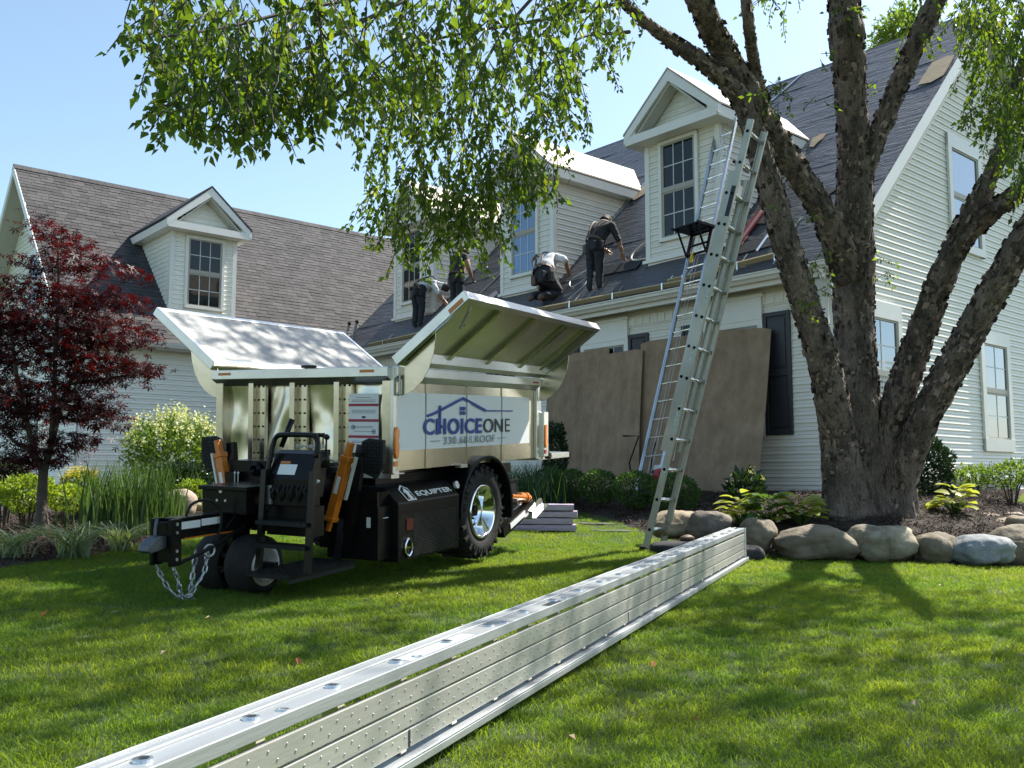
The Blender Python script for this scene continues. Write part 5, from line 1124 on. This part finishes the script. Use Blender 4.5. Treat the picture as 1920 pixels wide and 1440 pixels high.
for px, py, Y, rx, ry, n, lb in ((1265,927,12.0,46,38,3600,'round clipped boxwood behind the ladder foot, the rightmost of the row'),(1190,918,12.4,40,34,3200,'round clipped boxwood just left of the ladder'),(1124,912,12.9,37,30,2800,'round clipped boxwood below the greyish plywood, third from the ladder'),(1072,908,13.4,28,27,2000,'small boxwood fourth from the ladder, above the mulch'),(1030,905,13.9,28,28,2000,'shaded boxwood behind the trailer tailgate')):
    shrub('boxwood', lb, 'boxwood', px, py, Y, rx, ry, n, .036, L_BOX, BX, shell=.75, rough=.05)
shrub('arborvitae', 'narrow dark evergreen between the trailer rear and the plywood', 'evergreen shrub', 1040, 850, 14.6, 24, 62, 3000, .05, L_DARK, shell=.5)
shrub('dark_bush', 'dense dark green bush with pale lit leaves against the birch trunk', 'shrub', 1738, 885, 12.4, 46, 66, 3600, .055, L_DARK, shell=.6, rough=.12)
shrub('low_shrub', 'loose yellow-green shrub in front of the bent black pipe', 'shrub', 1822, 893, 12.8, 40, 22, 520, .055, L_MID, shell=.3, rough=.2)
shrub('low_shrub', 'bright yellow-green shrub at the right edge beside the block wall', 'shrub', 1895, 890, 12.4, 46, 26, 800, .055, L_MID, shell=.3, rough=.2)
shrub('panicle_shrub', 'tall pale flowering shrub against the wing wall, left of the trailer', 'shrub', 322, 850, 12.0, 84, 66, 3800, .062, L_MID, shell=.35, rough=.14, flowers=(L_CREAM, 60, .11, .05))
shrub('mound_shrub', 'yellow-green clipped mound behind the maple trunk', 'shrub', 52, 925, 9.9, 52, 34, 2600, .042, L_LIME, shell=.6)
shrub('mound_shrub', 'small lime mound between maple trunk and the tall iris', 'shrub', 128, 935, 10.4, 40, 24, 1600, .042, L_LIME, shell=.6)
shrub('mound_shrub', 'small round lime shrub beside the trailer tool box', 'shrub', 362, 918, 11.0, 28, 18, 1400, .036, L_LIME, shell=.6)
shrub('blue_hosta', 'blue-green leafy plant at the left edge below the maple', 'plant', 12, 905, 10.4, 34, 34, 500, .13, leaf_mat('blue_leaf', (.10,.17,.13), (.2,.28,.22), .3), shell=.4)
shrub('yellow_flower', 'yellow flowering plant in front of the wing corner', 'flowering plant', 150, 908, 11.4, 32, 22, 900, .045, L_MID, shell=.4, flowers=(L_YEL, 30, .06, .0))
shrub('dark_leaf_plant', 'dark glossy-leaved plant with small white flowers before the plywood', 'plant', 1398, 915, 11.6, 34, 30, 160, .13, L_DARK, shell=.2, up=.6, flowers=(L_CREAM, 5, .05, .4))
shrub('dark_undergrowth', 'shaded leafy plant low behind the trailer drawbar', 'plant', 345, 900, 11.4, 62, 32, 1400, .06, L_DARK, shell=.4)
shrub('distant_tree', 'sunlit treetop showing over the main roof ridge', 'tree', 1690, 70, 31, 60, 52, 2600, .16, L_MID, shell=.2, rough=.3)
def hosta(label, px, py, Y, r, n, leaf, m, group='hostas'):
    c = at(px, py, Y); g = gzf(c.x, c.y); t = thing('hosta', label, 'hosta', (c.x, c.y, g), group=group); proto = None
    for k in range(n):
        a = rng.uniform(0, 2*PI); rad = r*rng.uniform(.15,1); h = rng.uniform(.08,.30)*(1.25-rad/r*.6); L = leaf*rng.uniform(.75,1.2); b = MB(); nx = 6
        for i in range(nx+1):
            u = i/nx; w = L*.36*math.sin(PI*min(1, u*.92+.06))**.8*(1 if u < 1 else .05); zc = .35*L*u*(1-1.25*u)
            b.v += [(L*u, -w, zc+.12*w), (L*u, 0, zc-.18*w), (L*u, w, zc+.12*w)]
        for i in range(nx): b.f += [(i*3,i*3+1,i*3+4,i*3+3),(i*3+1,i*3+2,i*3+5,i*3+4)]
        b.m = [0]*len(b.f); o = b.build('leaf', m, t, smooth=True); o.location = (rad*.7*math.cos(a), rad*.7*math.sin(a), h); o.rotation_euler = (rng.normal(0,.2), -.35+.5*rad/r, a)
    b = MB()
    for k in range(n): a = rng.uniform(0,2*PI); b.tube([(0,0,-.02),(r*.5*math.cos(a),r*.5*math.sin(a),.12)], .006, 4)
    b.build('stems', L_HOSTA2, t)
hosta('yellow variegated hosta left of the two, behind the plank end', 1388, 962, 10.0, .22, 34, .16, L_HOSTA)
hosta('green leafed hosta in the shade between the two yellow ones', 1445, 965, 9.9, .30, 46, .18, L_HOSTA2)
hosta('bright yellow hosta against the left side of the birch trunk', 1502, 962, 9.75, .28, 50, .17, L_HOSTA)
hosta('yellow hosta right of the birch trunk', 1790, 962, 10.6, .26, 44, .16, L_HOSTA)
def tuft(name, label, cat, px, py, Y, r, n, h, w, m, bend, group=None, vary=.3):
    c = at(px, py, Y); g = gzf(c.x, c.y); t = tag(mesh_np(name, *blades_np(np.concatenate([rng.normal(0, r, (n,2)), np.zeros((n,1))], 1), rng.uniform(1-vary, 1+vary*.3, n)*h, w, None, bend, 4), m, None, None), label, cat, group); t.location = (c.x, c.y, g); return t
for px, py, Y, r in ((205,965,9.6,.16),(245,968,9.5,.18),(288,970,9.6,.16)):
    tuft('iris_clump', {205:'left clump of tall upright iris blades in front of the wing wall',245:'middle clump of tall upright iris blades',288:'right clump of tall iris blades, beside the pale boulder'}[px], 'iris', px, py, Y, r, 190, .74, .026, L_IRIS, .16, 'tall iris clumps', .5)
SG = 'striped ornamental grasses edging the left bed'
for px, py, Y, h, lb in ((22,1042,7.3,.32,'striped arching grass at the left edge of the bed'),(140,1018,7.7,.40,'striped arching grass in front of the maple trunk, largest of the three'),(228,996,8.3,.36,'striped arching grass below the iris, nearest the trailer')):
    tuft('striped_grass', lb, 'ornamental grass', px, py, Y, .05, 120, h*1.25, .014, L_STRIPE, 1.35, SG)
tuft('ornamental_grass', 'dark clump of ornamental grass behind the trailer wheel', 'ornamental grass', 965, 925, 13.0, .25, 420, .85, .02, L_REED, .35)
tuft('ornamental_grass', 'dark grass clump partly hidden under the trailer tailgate', 'ornamental grass', 1000, 925, 13.6, .22, 260, .8, .02, L_REED, .35)

# ------------------------------------------------------------------ boulders
def stone(c1, c2): return mat('boulder_stone', c1, .85, col2=c2, vscale=4.5, bump=.9, bscale=13, detail=10)
ST = {'tan': stone((.16,.125,.08),(.36,.30,.21)), 'dark': stone((.08,.068,.055),(.22,.185,.15)), 'brown': stone((.10,.08,.055),(.25,.21,.15)), 'mot': stone((.09,.07,.04),(.42,.38,.28)), 'blue': stone((.15,.165,.175),(.31,.325,.335)), 'pink': stone((.28,.21,.16),(.42,.34,.27))}
BG = 'boulders edging the planting beds'
for i, (px, py, Y, rx, ry, m, sq, lb) in enumerate([
 (1272,984,9.75,52,27,'tan',2.4,'tan boulder with broken top, just behind the ladder foot'),(1326,984,9.55,42,26,'dark',2.4,'dark grey boulder between the tan one and the plank end'),
 (1420,1003,8.95,36,31,'brown',2.4,'upright boulder just past the end of the plank'),(1526,1019,8.8,71,30,'brown',3.2,'long flat-topped boulder second right of the plank end'),
 (1652,1020,8.72,60,34,'mot',3.0,'mottled boulder with peaked top in front of the birch trunk'),(1752,1029,8.65,40,30,'brown',2.3,'smooth brown egg-shaped boulder right of the mottled one'),
 (1840,1032,8.55,56,29,'blue',2.4,'blue-grey boulder with white veins'),(1904,1024,8.75,48,36,'brown',2.4,'brown boulder cut by the right edge of the lawn row'),
 (1838,976,11.0,38,15,'pink',2.3,'flat pinkish boulder in the back row, right of the yellow hosta'),(1878,986,10.6,34,14,'tan',2.3,'low tan boulder in the back row, nearest the blue-grey one'),(1912,984,10.3,30,18,'tan',2.3,'back row boulder at the right edge'),(1900,972,11.2,24,12,'pink',2.3,'small far boulder at the right edge'),
 (340,944,10.3,30,26,'pink',2.6,'pale pink boulder beside the tall iris'),(385,938,11.2,26,14,'tan',2.4,'flat tan stone left of the trailer tool box'),(412,946,11,20,13,'dark',2.4,'dark stone behind the trailer tool box'),(372,950,10.6,14,8,'tan',2.4,'small tan stone at the foot of the pale boulder')]):
    c = at(px, py, Y); s = Y/1750
    blob('boulder', lb, 'boulder', (c.x, c.y, c.z), (rx*s*.95, min(rx*s*.8, .32), ry*s*1.0), ST[m], rng.uniform(-.3,.3), BG, 4, .26 if i < 12 else .12, 1.9, i*1.7+.5, None, sq)

# ------------------------------------------------------------------ low block wall, pipe
wt = thing('block_wall', 'low wall of grey concrete blocks behind the shrubs on the right', 'garden wall', HW(.85,.9,-.42), (0,0,HA+PI/2))
wm = mat('concrete_block', (.20,.19,.165), .9, var=.2, bump=.5, objrand=.15)
o0 = None
for r in range(3):
    for k in range(9):
        if o0 is None: b = MB(); b.box((0,0,0),(.38,.22,.13)); o0 = b.build('block', wm, wt, bevel=.012); o = o0
        else: o = inst(o0, wt)
        o.location = (-.1+k*.39+(.19 if r % 2 else 0), rng.normal(0,.01), r*.134); o.rotation_euler = (0,0,rng.normal(0,.01))
c = HW(.12, 3.3, .0); pp = thing('service_pipe', 'black bent pipe standing against the gable siding', 'pipe', HW(.12,3.2,-.2), (0,0,HA))
b = MB(); b.tube([(.0,-.1,-.1),(.0,-.1,.36),(.0,-.07,.40),(.0,.33,.42),(.0,.37,.38),(.0,.37,.0)], .03, 8); b.build('pipe', Bk, pp); b = MB(); b.lathe([(0,-.06),(.05,-.06),(.05,.06),(0,.06)], (0,.37,.18), (0,0,1), 10); b.build('valve', M['black_rough'], pp)

# ------------------------------------------------------------------ lawn grass and mulch chips, scattered as tufts over the ground
def tuft_variants(nm, cnt, mk):
    col = bpy.data.collections.new(nm)
    for k in range(cnt):
        V, F, m = mk(k); me = bpy.data.meshes.new(nm); me.from_pydata(V.tolist(), [], F.tolist()); me.materials.append(m); o = bpy.data.objects.new(nm, me); col.objects.link(o)
    return col
def scatter(name, pts, col, s0, s1, seed, tilt=.12, az=None):
    me = bpy.data.meshes.new(name); me.from_pydata([tuple(p) for p in pts], [], []); o = bpy.data.objects.new(name, me); COL.objects.link(o)
    ng = bpy.data.node_groups.new(name, 'GeometryNodeTree'); ng.interface.new_socket('Geometry', in_out='INPUT', socket_type='NodeSocketGeometry'); ng.interface.new_socket('Geometry', in_out='OUTPUT', socket_type='NodeSocketGeometry')
    N = ng.nodes; K = ng.links; gi = N.new('NodeGroupInput'); go = N.new('NodeGroupOutput'); ip = N.new('GeometryNodeInstanceOnPoints'); ci = N.new('GeometryNodeCollectionInfo')
    ci.inputs['Collection'].default_value = col; ci.inputs['Separate Children'].default_value = True; ci.inputs['Reset Children'].default_value = True
    ip.inputs['Pick Instance'].default_value = True
    def rnd(t, a, b, s):
        r = N.new('FunctionNodeRandomValue'); r.data_type = t; i = {'FLOAT':(2,3,1),'FLOAT_VECTOR':(0,1,0)}[t]; r.inputs[i[0]].default_value = a; r.inputs[i[1]].default_value = b; r.inputs['Seed'].default_value = s; return r.outputs[i[2]]
    K.new(rnd('FLOAT_VECTOR', (-tilt,-tilt,0), (tilt,tilt,2*PI), seed), ip.inputs['Rotation']); K.new(rnd('FLOAT', s0, s1, seed+1), ip.inputs['Scale'])
    K.new(gi.outputs[0], ip.inputs['Points']); K.new(ci.outputs[0], ip.inputs['Instance']); K.new(ip.outputs[0], go.inputs[0])
    md = o.modifiers.new('scatter', 'NODES'); md.node_group = ng; o['kind'] = 'stuff'; return o
def mkgrass(k):
    n = 42; P = np.concatenate([rng.uniform(-.055,.055,(n,2)), np.full((n,1),-.006)], 1); V, F = blades_np(P, rng.uniform(.020,.050,n), rng.uniform(.0022,.0040,n), None, rng.uniform(.3,.9), 2); return V, F, L_LAWN
gcol = tuft_variants('grass_tuft', 10, mkgrass)
def lawn_pts(n, y0, y1, wmul, gap=-.01):
    Y = rng.uniform(y0, y1, n); X = rng.uniform(-1, 1, n)*(.62*Y+.5)*wmul; s = np.maximum(sdist(BED_R, X, Y), sdist(BED_L, X, Y)); k = s < gap; X, Y = X[k], Y[k]; return np.stack([X, Y, gz(X, Y)], 1)
pts = np.concatenate([lawn_pts(16000, 1.2, 5.5, 1.45), lawn_pts(21000, 5.5, 9.8, 1.35), lawn_pts(11000, 9.8, 15, .85)])
scatter('grass', pts, gcol, .75, 1.25, 3)
def mkchip(k):
    n = 9; P = rng.uniform(-.06,.06,(n,3))*[1,1,.15]; D = unit(n)*[1,1,.35]; V, F = leaves_np(P, D, unit(n)*.4+[0,0,1], rng.uniform(.02,.06,n), rng.uniform(.008,.018,n), .1); return V, F, M['chip']
ccol = tuft_variants('chip_cluster', 6, mkchip)
def bed_pts(poly, n, x0, x1, y0, y1):
    X = rng.uniform(x0, x1, n); Y = rng.uniform(y0, y1, n); k = sdist(poly, X, Y) > .05; X, Y = X[k], Y[k]; return np.stack([X, Y, bedz(X, Y)+.02], 1)
scatter('mulch_chips', np.concatenate([bed_pts(BED_R, 14000, -1, 8, 8, 15), bed_pts(BED_L, 7000, -7, -2.5, 6.5, 13)]), ccol, .7, 1.3, 9, .3)
# ------------------------------------------------------------------ roofers
def hand_mesh(mb, w, d, side):                             # palm and five separate bent fingers from the wrist w along d
    d = Vector(d).normalized(); s = d.cross(Vector((0,1,0)));  s = s.normalized() if s.length > .1 else Vector((1,0,0)); u = s.cross(d)
    w = Vector(w); k = w + d*.05; Mx = Matrix((s, d, u)).transposed().to_4x4(); Mx.translation = w
    mb.box((-.038,-.01,-.014), (.038,.088,.014), 0, Mx)
    for i, (o, L) in enumerate(((-.03,.07),(-.01,.082),(.01,.078),(.029,.06))):
        p = w+d*.085+s*o; q = p+d*L*.5+u*.006; r = q+d*L*.38+u*.028; mb.tube([p, q, r], [.0095,.009,.0065], 6)
    p = w+d*.02+s*.036*side; mb.tube([p, p+s*.03*side+d*.03+u*.01, p+s*.038*side+d*.062+u*.022], [.011,.010,.007], 6)
def person(label, loc, rz, J, shirt, sleeve=True, hat=None, hatmat=None, belt=True, group='roofers working above the gutter'):
    t = thing('person', label, 'person', loc, (0,0,rz), group); J = {k: Vector(v) for k, v in J.items()}
    names = ['pelvis','spine','chest','neck','head','crown','sL','eL','wL','sR','eR','wR','hL','kL','aL','tL','hR','kR','aR','tR']
    rad = dict(pelvis=.165,spine=.15,chest=.175,neck=.058,head=.088,crown=.07,sL=.09,eL=.056,wL=.03,sR=.09,eR=.056,wR=.03,hL=.125,kL=.088,aL=.062,tL=.035,hR=.125,kR=.088,aR=.062,tR=.035)
    J['crown'] = J['head'] + (J['head']-J['neck']).normalized()*.10
    E = [('pelvis','spine'),('spine','chest'),('chest','neck'),('neck','head'),('head','crown'),('chest','sL'),('sL','eL'),('eL','wL'),('chest','sR'),('sR','eR'),('eR','wR'),('pelvis','hL'),('hL','kL'),('kL','aL'),('aL','tL'),('pelvis','hR'),('hR','kR'),('kR','aR'),('aR','tR')]
    me = bpy.data.meshes.new('body'); me.from_pydata([tuple(J[n]) for n in names], [(names.index(a), names.index(b)) for a, b in E], [])
    o = bpy.data.objects.new('body', me); COL.objects.link(o); sk = o.modifiers.new('s','SKIN'); sk.use_smooth_shade = True
    for i, n in enumerate(names): me.skin_vertices[0].data[i].radius = (rad[n]*(1.12 if n in ('pelvis','chest','spine') else 1), rad[n]); me.skin_vertices[0].data[i].use_root = (n == 'pelvis')
    ss = o.modifiers.new('d','SUBSURF'); ss.levels = ss.render_levels = 3; bpy.context.view_layer.update()
    m2 = bpy.data.meshes.new_from_object(o.evaluated_get(bpy.context.evaluated_depsgraph_get())); bpy.data.objects.remove(o)
    m2.materials.clear()
    for m in (M['skin'], shirt, M['denim'], M['leather']): m2.materials.append(m)
    reg = {('pelvis','spine'):2,('spine','chest'):1,('chest','neck'):1,('neck','head'):0,('head','crown'):0,('chest','sL'):1,('chest','sR'):1,('sL','eL'):1 if sleeve else 0,('sR','eR'):1 if sleeve else 0,('eL','wL'):0,('eR','wR'):0,('aL','tL'):3,('aR','tR'):3}
    for f in m2.polygons:
        c = f.center; best = 9; bi = 2
        for a, b2 in E:
            p, q = J[a], J[b2]; d = q-p; s = max(0, min(1, (c-p).dot(d)/max(d.length_squared, 1e-6))); dist = (c-p-d*s).length - rad[a]*.5
            if dist < best: best = dist; bi = reg.get((a, b2), 2); 
            if dist == best and (a, b2) == ('pelvis','spine') and s > .35: bi = 1
        f.material_index = bi
    for v in m2.vertices:
        q_ = v.co + Vector((loc[0],0,0)); v.co += v.normal*(noise.noise(q_*9)*.014 + (.3-abs(noise.noise(Vector((q_.x*14, q_.y*14, q_.z*22)))))*.016)
    bo = bpy.data.objects.new('body', m2); COL.objects.link(bo); bo.parent = t
    b = MB()
    for sd_, e, w in ((1,'eL','wL'),(-1,'eR','wR')): hand_mesh(b, J[w], J[w]-J[e], sd_)
    b.build('hands', M['skin'], t, smooth=False)
    h = J['head']; ax = (J['crown']-J['neck']).normalized(); fw = Vector((0,1,0)) - ax*ax.y
    fw = fw.normalized() if fw.length > .1 else Vector((0,0,-1)); sx = fw.cross(ax)
    b = MB(); b.lathe([(0,.0),(.012,.004),(.016,.02),(.006,.03)], h+fw*.092-ax*.012, fw, 8)       # nose, ears, eyes, mouth
    for s in (-1,1): b.lathe([(0,.012),(.022,.010),(.026,0),(.02,-.01)], h+sx*.088*s-ax*.005, sx*s, 10)
    b.build('face', M['skin'], t, smooth=True)
    b = MB()
    for s in (-1,1): b.lathe([(0,.004),(.010,.002),(.011,-.004)], h+sx*.033*s+fw*.088+ax*.018, fw, 8)
    b.beam(h+fw*.088-ax*.045-sx*.022, h+fw*.088-ax*.045+sx*.022, .006, .006); b.build('features', M['hair'], t)
    b = MB(); b.lathe([(.094,-.045),(.101,.0),(.098,.045),(.07,.085),(0,.10)], h-fw*.012+ax*.015, ax, 16); b.build('hair', M['hair'], t, smooth=True)
    b = MB()
    if hat == 'brim': b.lathe([(.16,.03),(.175,.035),(.115,.045),(.108,.10),(.09,.135),(0,.14)], h+ax*.02, ax, 20)
    else: b.lathe([(.106,.035),(.107,.07),(.085,.12),(0,.135)], h+ax*.005, ax, 18); b.prism([h+ax*.04+sx*.07+fw*.07, h+ax*.035+sx*.06+fw*.17, h+ax*.035-sx*.06+fw*.17, h+ax*.04-sx*.07+fw*.07], ax*.012)
    b.build('hat', hatmat, t, smooth=True)
    if belt:
        p = J['pelvis']; up = (J['spine']-p).normalized(); b = MB(); b.lathe([(.18,-.03),(.19,-.025),(.19,.025),(.18,.03)], p+up*.05, up, 18); bl = b.build('tool_belt', M['leather'], t)
        s0 = (J['hR']-J['hL']).normalized(); b = MB(); tn = (J['chest']-p).normalized(); bk_ = s0.cross(tn).normalized(); bk_ = bk_ if bk_.y < 0 or (abs(bk_.y) < .2 and bk_.z > 0) else -bk_
        for q in (-1, 1): b.tube(catmull([p+up*.06+s0*.07*q+bk_*.165, J['spine']+s0*.08*q+bk_*.165, J['chest']+s0*.10*q+bk_*.165, J['chest'].lerp(J['sR' if q > 0 else 'sL'], .7)+tn*.10+bk_*.03], [.014]*4, 4)[0], .014, 6)
        b.build('harness', M['leather'], t)
        for s, bk in ((1,-.02),(-1,-.03),(.6,-.13)):
            b = MB(); c = p+s0*.19*s+Vector((0,bk,-.06)); b.box(c-Vector((.055,.045,.10)), c+Vector((.055,.045,.08))); b.build('pouch', M['shirt_black'] if s > 0 else M['leather'], bl, bevel=.015)
    return t
person('roofer standing with his back turned, dark clothes and brown cap, right of the middle dormer', HW(-4.99,.32,3.50), HA, dict(pelvis=(0,0,.93),spine=(0,.10,1.12),chest=(-.03,.25,1.30),neck=(-.10,.37,1.42),head=(-.14,.46,1.49),sL=(-.23,.26,1.33),eL=(-.31,.34,1.07),wL=(-.20,.52,.93),sR=(.18,.30,1.30),eR=(.27,.38,1.03),wR=(.26,.50,.78),hL=(-.10,0,.88),kL=(-.11,.03,.47),aL=(-.12,-.02,.08),tL=(-.13,.12,.06),hR=(.10,0,.88),kR=(.10,.04,.48),aR=(.09,.02,.10),tR=(.10,.16,.09)), M['shirt_black'], True, 'cap', mat('cap_brown', (.10,.06,.035), .8))
_p = person('roofer kneeling in pale shirt and straw hat before the middle dormer window', HW(-6.42,.22,3.40), HA, dict(pelvis=(.12,-.02,.52),spine=(.03,.10,.70),chest=(-.10,.24,.83),neck=(-.22,.32,.89),head=(-.33,.37,.87),sL=(-.26,.20,.78),eL=(-.32,.27,.48),wL=(-.26,.34,.24),sR=(.06,.30,.88),eR=(.26,.34,.80),wR=(.16,.50,.66),hL=(.02,-.02,.48),kL=(-.02,.26,.22),aL=(.02,-.16,.16),tL=(.02,-.26,.06),hR=(.22,-.03,.48),kR=(.27,.24,.20),aR=(.26,-.16,.14),tR=(.26,-.27,.05)), M['shirt_white'], True, 'brim', M['straw']); _p.scale = (1.22,1.22,1.22)
person('roofer in pale shirt bending over in front of the far dormer', HW(-10.78,.34,3.52), HA, dict(pelvis=(-.02,-.02,.90),spine=(.06,.12,1.02),chest=(.18,.28,1.08),neck=(.30,.40,1.06),head=(.38,.48,1.00),sL=(.08,.38,1.05),eL=(.20,.48,.80),wL=(.34,.56,.60),sR=(.30,.20,1.06),eR=(.40,.28,.82),wR=(.50,.40,.62),hL=(-.12,0,.86),kL=(-.13,.04,.46),aL=(-.13,-.02,.07),tL=(-.12,.12,.05),hR=(.09,-.02,.86),kR=(.10,.04,.46),aR=(.11,-.03,.07),tR=(.13,.11,.05)), M['shirt_white'], True, 'cap', M['shirt_black'])
person('roofer in dark shirt standing half hidden by birch leaves right of the far dormer', HW(-9.45,.45,3.62), HA, dict(pelvis=(0,0,.92),spine=(-.02,.06,1.12),chest=(-.05,.12,1.34),neck=(-.08,.18,1.50),head=(-.10,.24,1.59),sL=(-.24,.12,1.38),eL=(-.36,.16,1.12),wL=(-.48,.26,.92),sR=(.15,.14,1.38),eR=(.22,.18,1.10),wR=(.14,.34,.94),hL=(-.10,0,.88),kL=(-.11,.03,.47),aL=(-.11,-.02,.08),tL=(-.12,.12,.06),hR=(.10,0,.88),kR=(.11,.04,.47),aR=(.11,-.01,.08),tR=(.13,.13,.06)), M['shirt_black'], False, 'cap', mat('cap_grey', (.12,.12,.13), .8))

# ------------------------------------------------------------------ things lying on the roof
def RW(x, y, l=.0): return HW(x, y-l*.707, rz(y)+l*.707)
def toe(label, x0, y0, x1, y1, br):
    p, q = RW(x0,y0,.06), RW(x1,y1,.06); t = thing('toe_board', label, 'toe board', p, (0,0,HA)); im = Matrix.Rotation(-HA, 4, 'Z'); d = im @ (q-p)
    b = MB(); b.beam((0,0,0), d, .04, .085, (0,-.707,.707)); b.build('board', M['lumber'], t, bevel=.004)
    for f in br:
        c = d*f; b = MB(); b.beam(c+Vector((0,.02,-.05)), c+Vector((0,-.10,-.16)), .028, .006, (0,.7,.7)); b.beam(c+Vector((0,-.05,.04)), c+Vector((0,-.055,-.10)), .028, .006, (0,1,0)); b.beam(c+Vector((0,.03,.0)), c+Vector((0,.25,.21)), .028, .005, (0,-.7,.7)); b.build('roof_bracket', M['alu_bright'], t)
toe('long pine toe board on roof brackets below the two nearer roofers', -6.75, .06, -2.62, .02, (.35,.62,.9))
toe('pine toe board on brackets below the nearest dormer, reaching the birch trunk', -3.0, .10, -.75, .22, (.15,.62,.92))
toe('pine toe board on the far end of the main roof, behind the trailer lids', -12.3, .0, -9.0, .06, (.2,.7))
b = MB(); o = RW(-1.93,.42,.08); q = RW(-1.90,1.28,.08); d = q-o; b.lathe([(0,0),(.062,0),(.065,.01),(.065,d.length-.01),(.06,d.length),(.03,d.length),(0,d.length-.02)], (0,0,0), d, 18)
r = b.build('red_roll', mat('red_film', (.17,.025,.03), .35, var=.25, vscale=14), None, smooth=False); r.location = o; tag(r, 'dark red roll of roofing membrane lying up the slope beside the ladder', 'roll')
b = MB(); o = RW(-1.42,.40,.05); d = RW(-1.40,.98,.05)-o; b.beam((0,0,0), d, .035, .025, (0,-.7,.7)); r = b.build('metal_bar', M['alu_bright'], None); r.location = o; tag(r, 'short bright metal bar lying on the roof right of the red roll', 'bar')
def hose(label, pts, m, r=.011):
    P = [RW(*p) for p in pts]; o = P[0].copy(); c, _ = catmull([p-o for p in P], [0]*len(P), 7); b = MB(); b.tube(c, r, 6); h = b.build('air_hose', m, None, smooth=True); h.location = o; tag(h, label, 'hose')
hose('pale air hose looping on the roof left of the nearest dormer', [(-4.02,1.35,.04),(-4.3,1.38,.04),(-4.55,1.25,.05),(-4.62,1.02,.05),(-4.45,.86,.05),(-4.05,.84,.04)], M['rope'], .018)
hose('grey air hose coiled on the roof behind the kneeling roofer', [(-6.0,.75,.04),(-5.7,.9,.05),(-5.5,.7,.05),(-5.75,.5,.05),(-5.95,.7,.06),(-5.6,.85,.06),(-5.4,.5,.04),(-5.55,.2,.04)], M['steel'])
b = MB(); o = RW(-8.75,.42,.06); b.beam((0,0,0), RW(-8.6,.62,.06)-o, .03, .02, (0,-.7,.7)); b.beam(RW(-8.6,.62,.06)-o, RW(-8.42,.84,.06)-o, .12, .02, (0,-.7,.7)); r = b.build('roofing_shovel', [mat('pinkish_plastic', (.55,.40,.38), .5)], None); r.location = o; tag(r, 'pale roofing shovel lying on the underlayment left of the kneeling roofer', 'shovel')
lt = thing('roof_ladder', 'small aluminium ladder end resting on the far corner of the main roof', 'ladder', RW(-13.3,-.2,.02), (0,0,HA))
for x in (0,.36):
    b = MB(); b.beam((x,-.05,-.2),(x+.12,.12,.85), .03,.06,(0,1,0)); b.build('rail', M['alu_bright'], lt); b = MB(); b.box((x+.1,.09,.82),(x+.15,.16,.9)); b.build('end_cap', Bk, lt)
for k in range(3): b = MB(); b.tube([(.05+.03*k,.03+.04*k,.12+.25*k),(.41+.03*k,.03+.04*k,.12+.25*k)], .015, 6); b.build('rung', M['alu_bright'], lt)

# ------------------------------------------------------------------ leaves fallen on the lawn
LL = ['orange dead leaf on the grass below the rear trailer wheel', 'tiny dead leaf on the shaded lawn right of the plank middle', 'orange dead leaf on the lawn in front of the long boulder', 'pale curled leaf on the grass in front of the engine cabinet', 'pale leaf on the shaded lawn left of the hanging chains', 'pale leaf at the far left of the lawn, near the bed', 'pale leaf on the sunny grass ahead of the engine cabinet', 'pale leaf on the lawn before the blue-grey boulder', 'pale leaf on the lawn a step out from the mottled boulder', 'pale leaf on the grass nearest the left plank end', 'pale leaf between the plank and the rear wheel', 'pale leaf on the grass just behind the rear wheel', 'reddish leaf on the grass close to the plank, left of its middle', 'pale leaf low in the right corner of the lawn', 'pale leaf on the lawn close to the camera, right of the plank', 'pale leaf beside the middle of the plank, trailer side', 'pale leaf under the front end of the trailer', 'reddish leaf on open lawn right of the plank, near the camera']
FL = 'dead leaves fallen on the lawn'; LO = [mat('dead_leaf', (.28,.10,.03), .8), mat('pale_dead_leaf', (.40,.32,.18), .8)]
for i, (px, py, mi) in enumerate(((793,1113,0),(1222,1253,0),(1478,1105,0),(678,1132,1),(205,1153,1),(78,1160,0),(744,1115,1),(1760,1100,1),(1640,1180,1),(300,1230,1),(1010,1090,1),(930,1075,1),(560,1250,0),(1720,1330,1),(1080,1390,1),(860,1172,1),(400,1160,1),(1300,1350,0))):
    Y = 900/1000*1750*.78/(py-896)*1.02
    for _ in range(6):
        p = at(px, py, Y); Y *= 1 + .7*(p.z-float(gz(p.x,p.y))-.045)/max(.2, .9-p.z)
    b = MB(); a = rng.uniform(0,6); L = rng.uniform(.03,.045); b.add([(0,0,0),(L*.5,L*.35,.012),(L*1.2,0,.004),(L*.5,-L*.35,.014)], [(0,1,2),(0,2,3)]); o = b.build('fallen_leaf', LO[mi], None)
    o.location = (p.x, p.y, float(gz(p.x,p.y))+.05); o.rotation_euler = (rng.normal(0,.3), rng.normal(0,.3), a)
    tag(o, LL[i], 'leaf', FL)
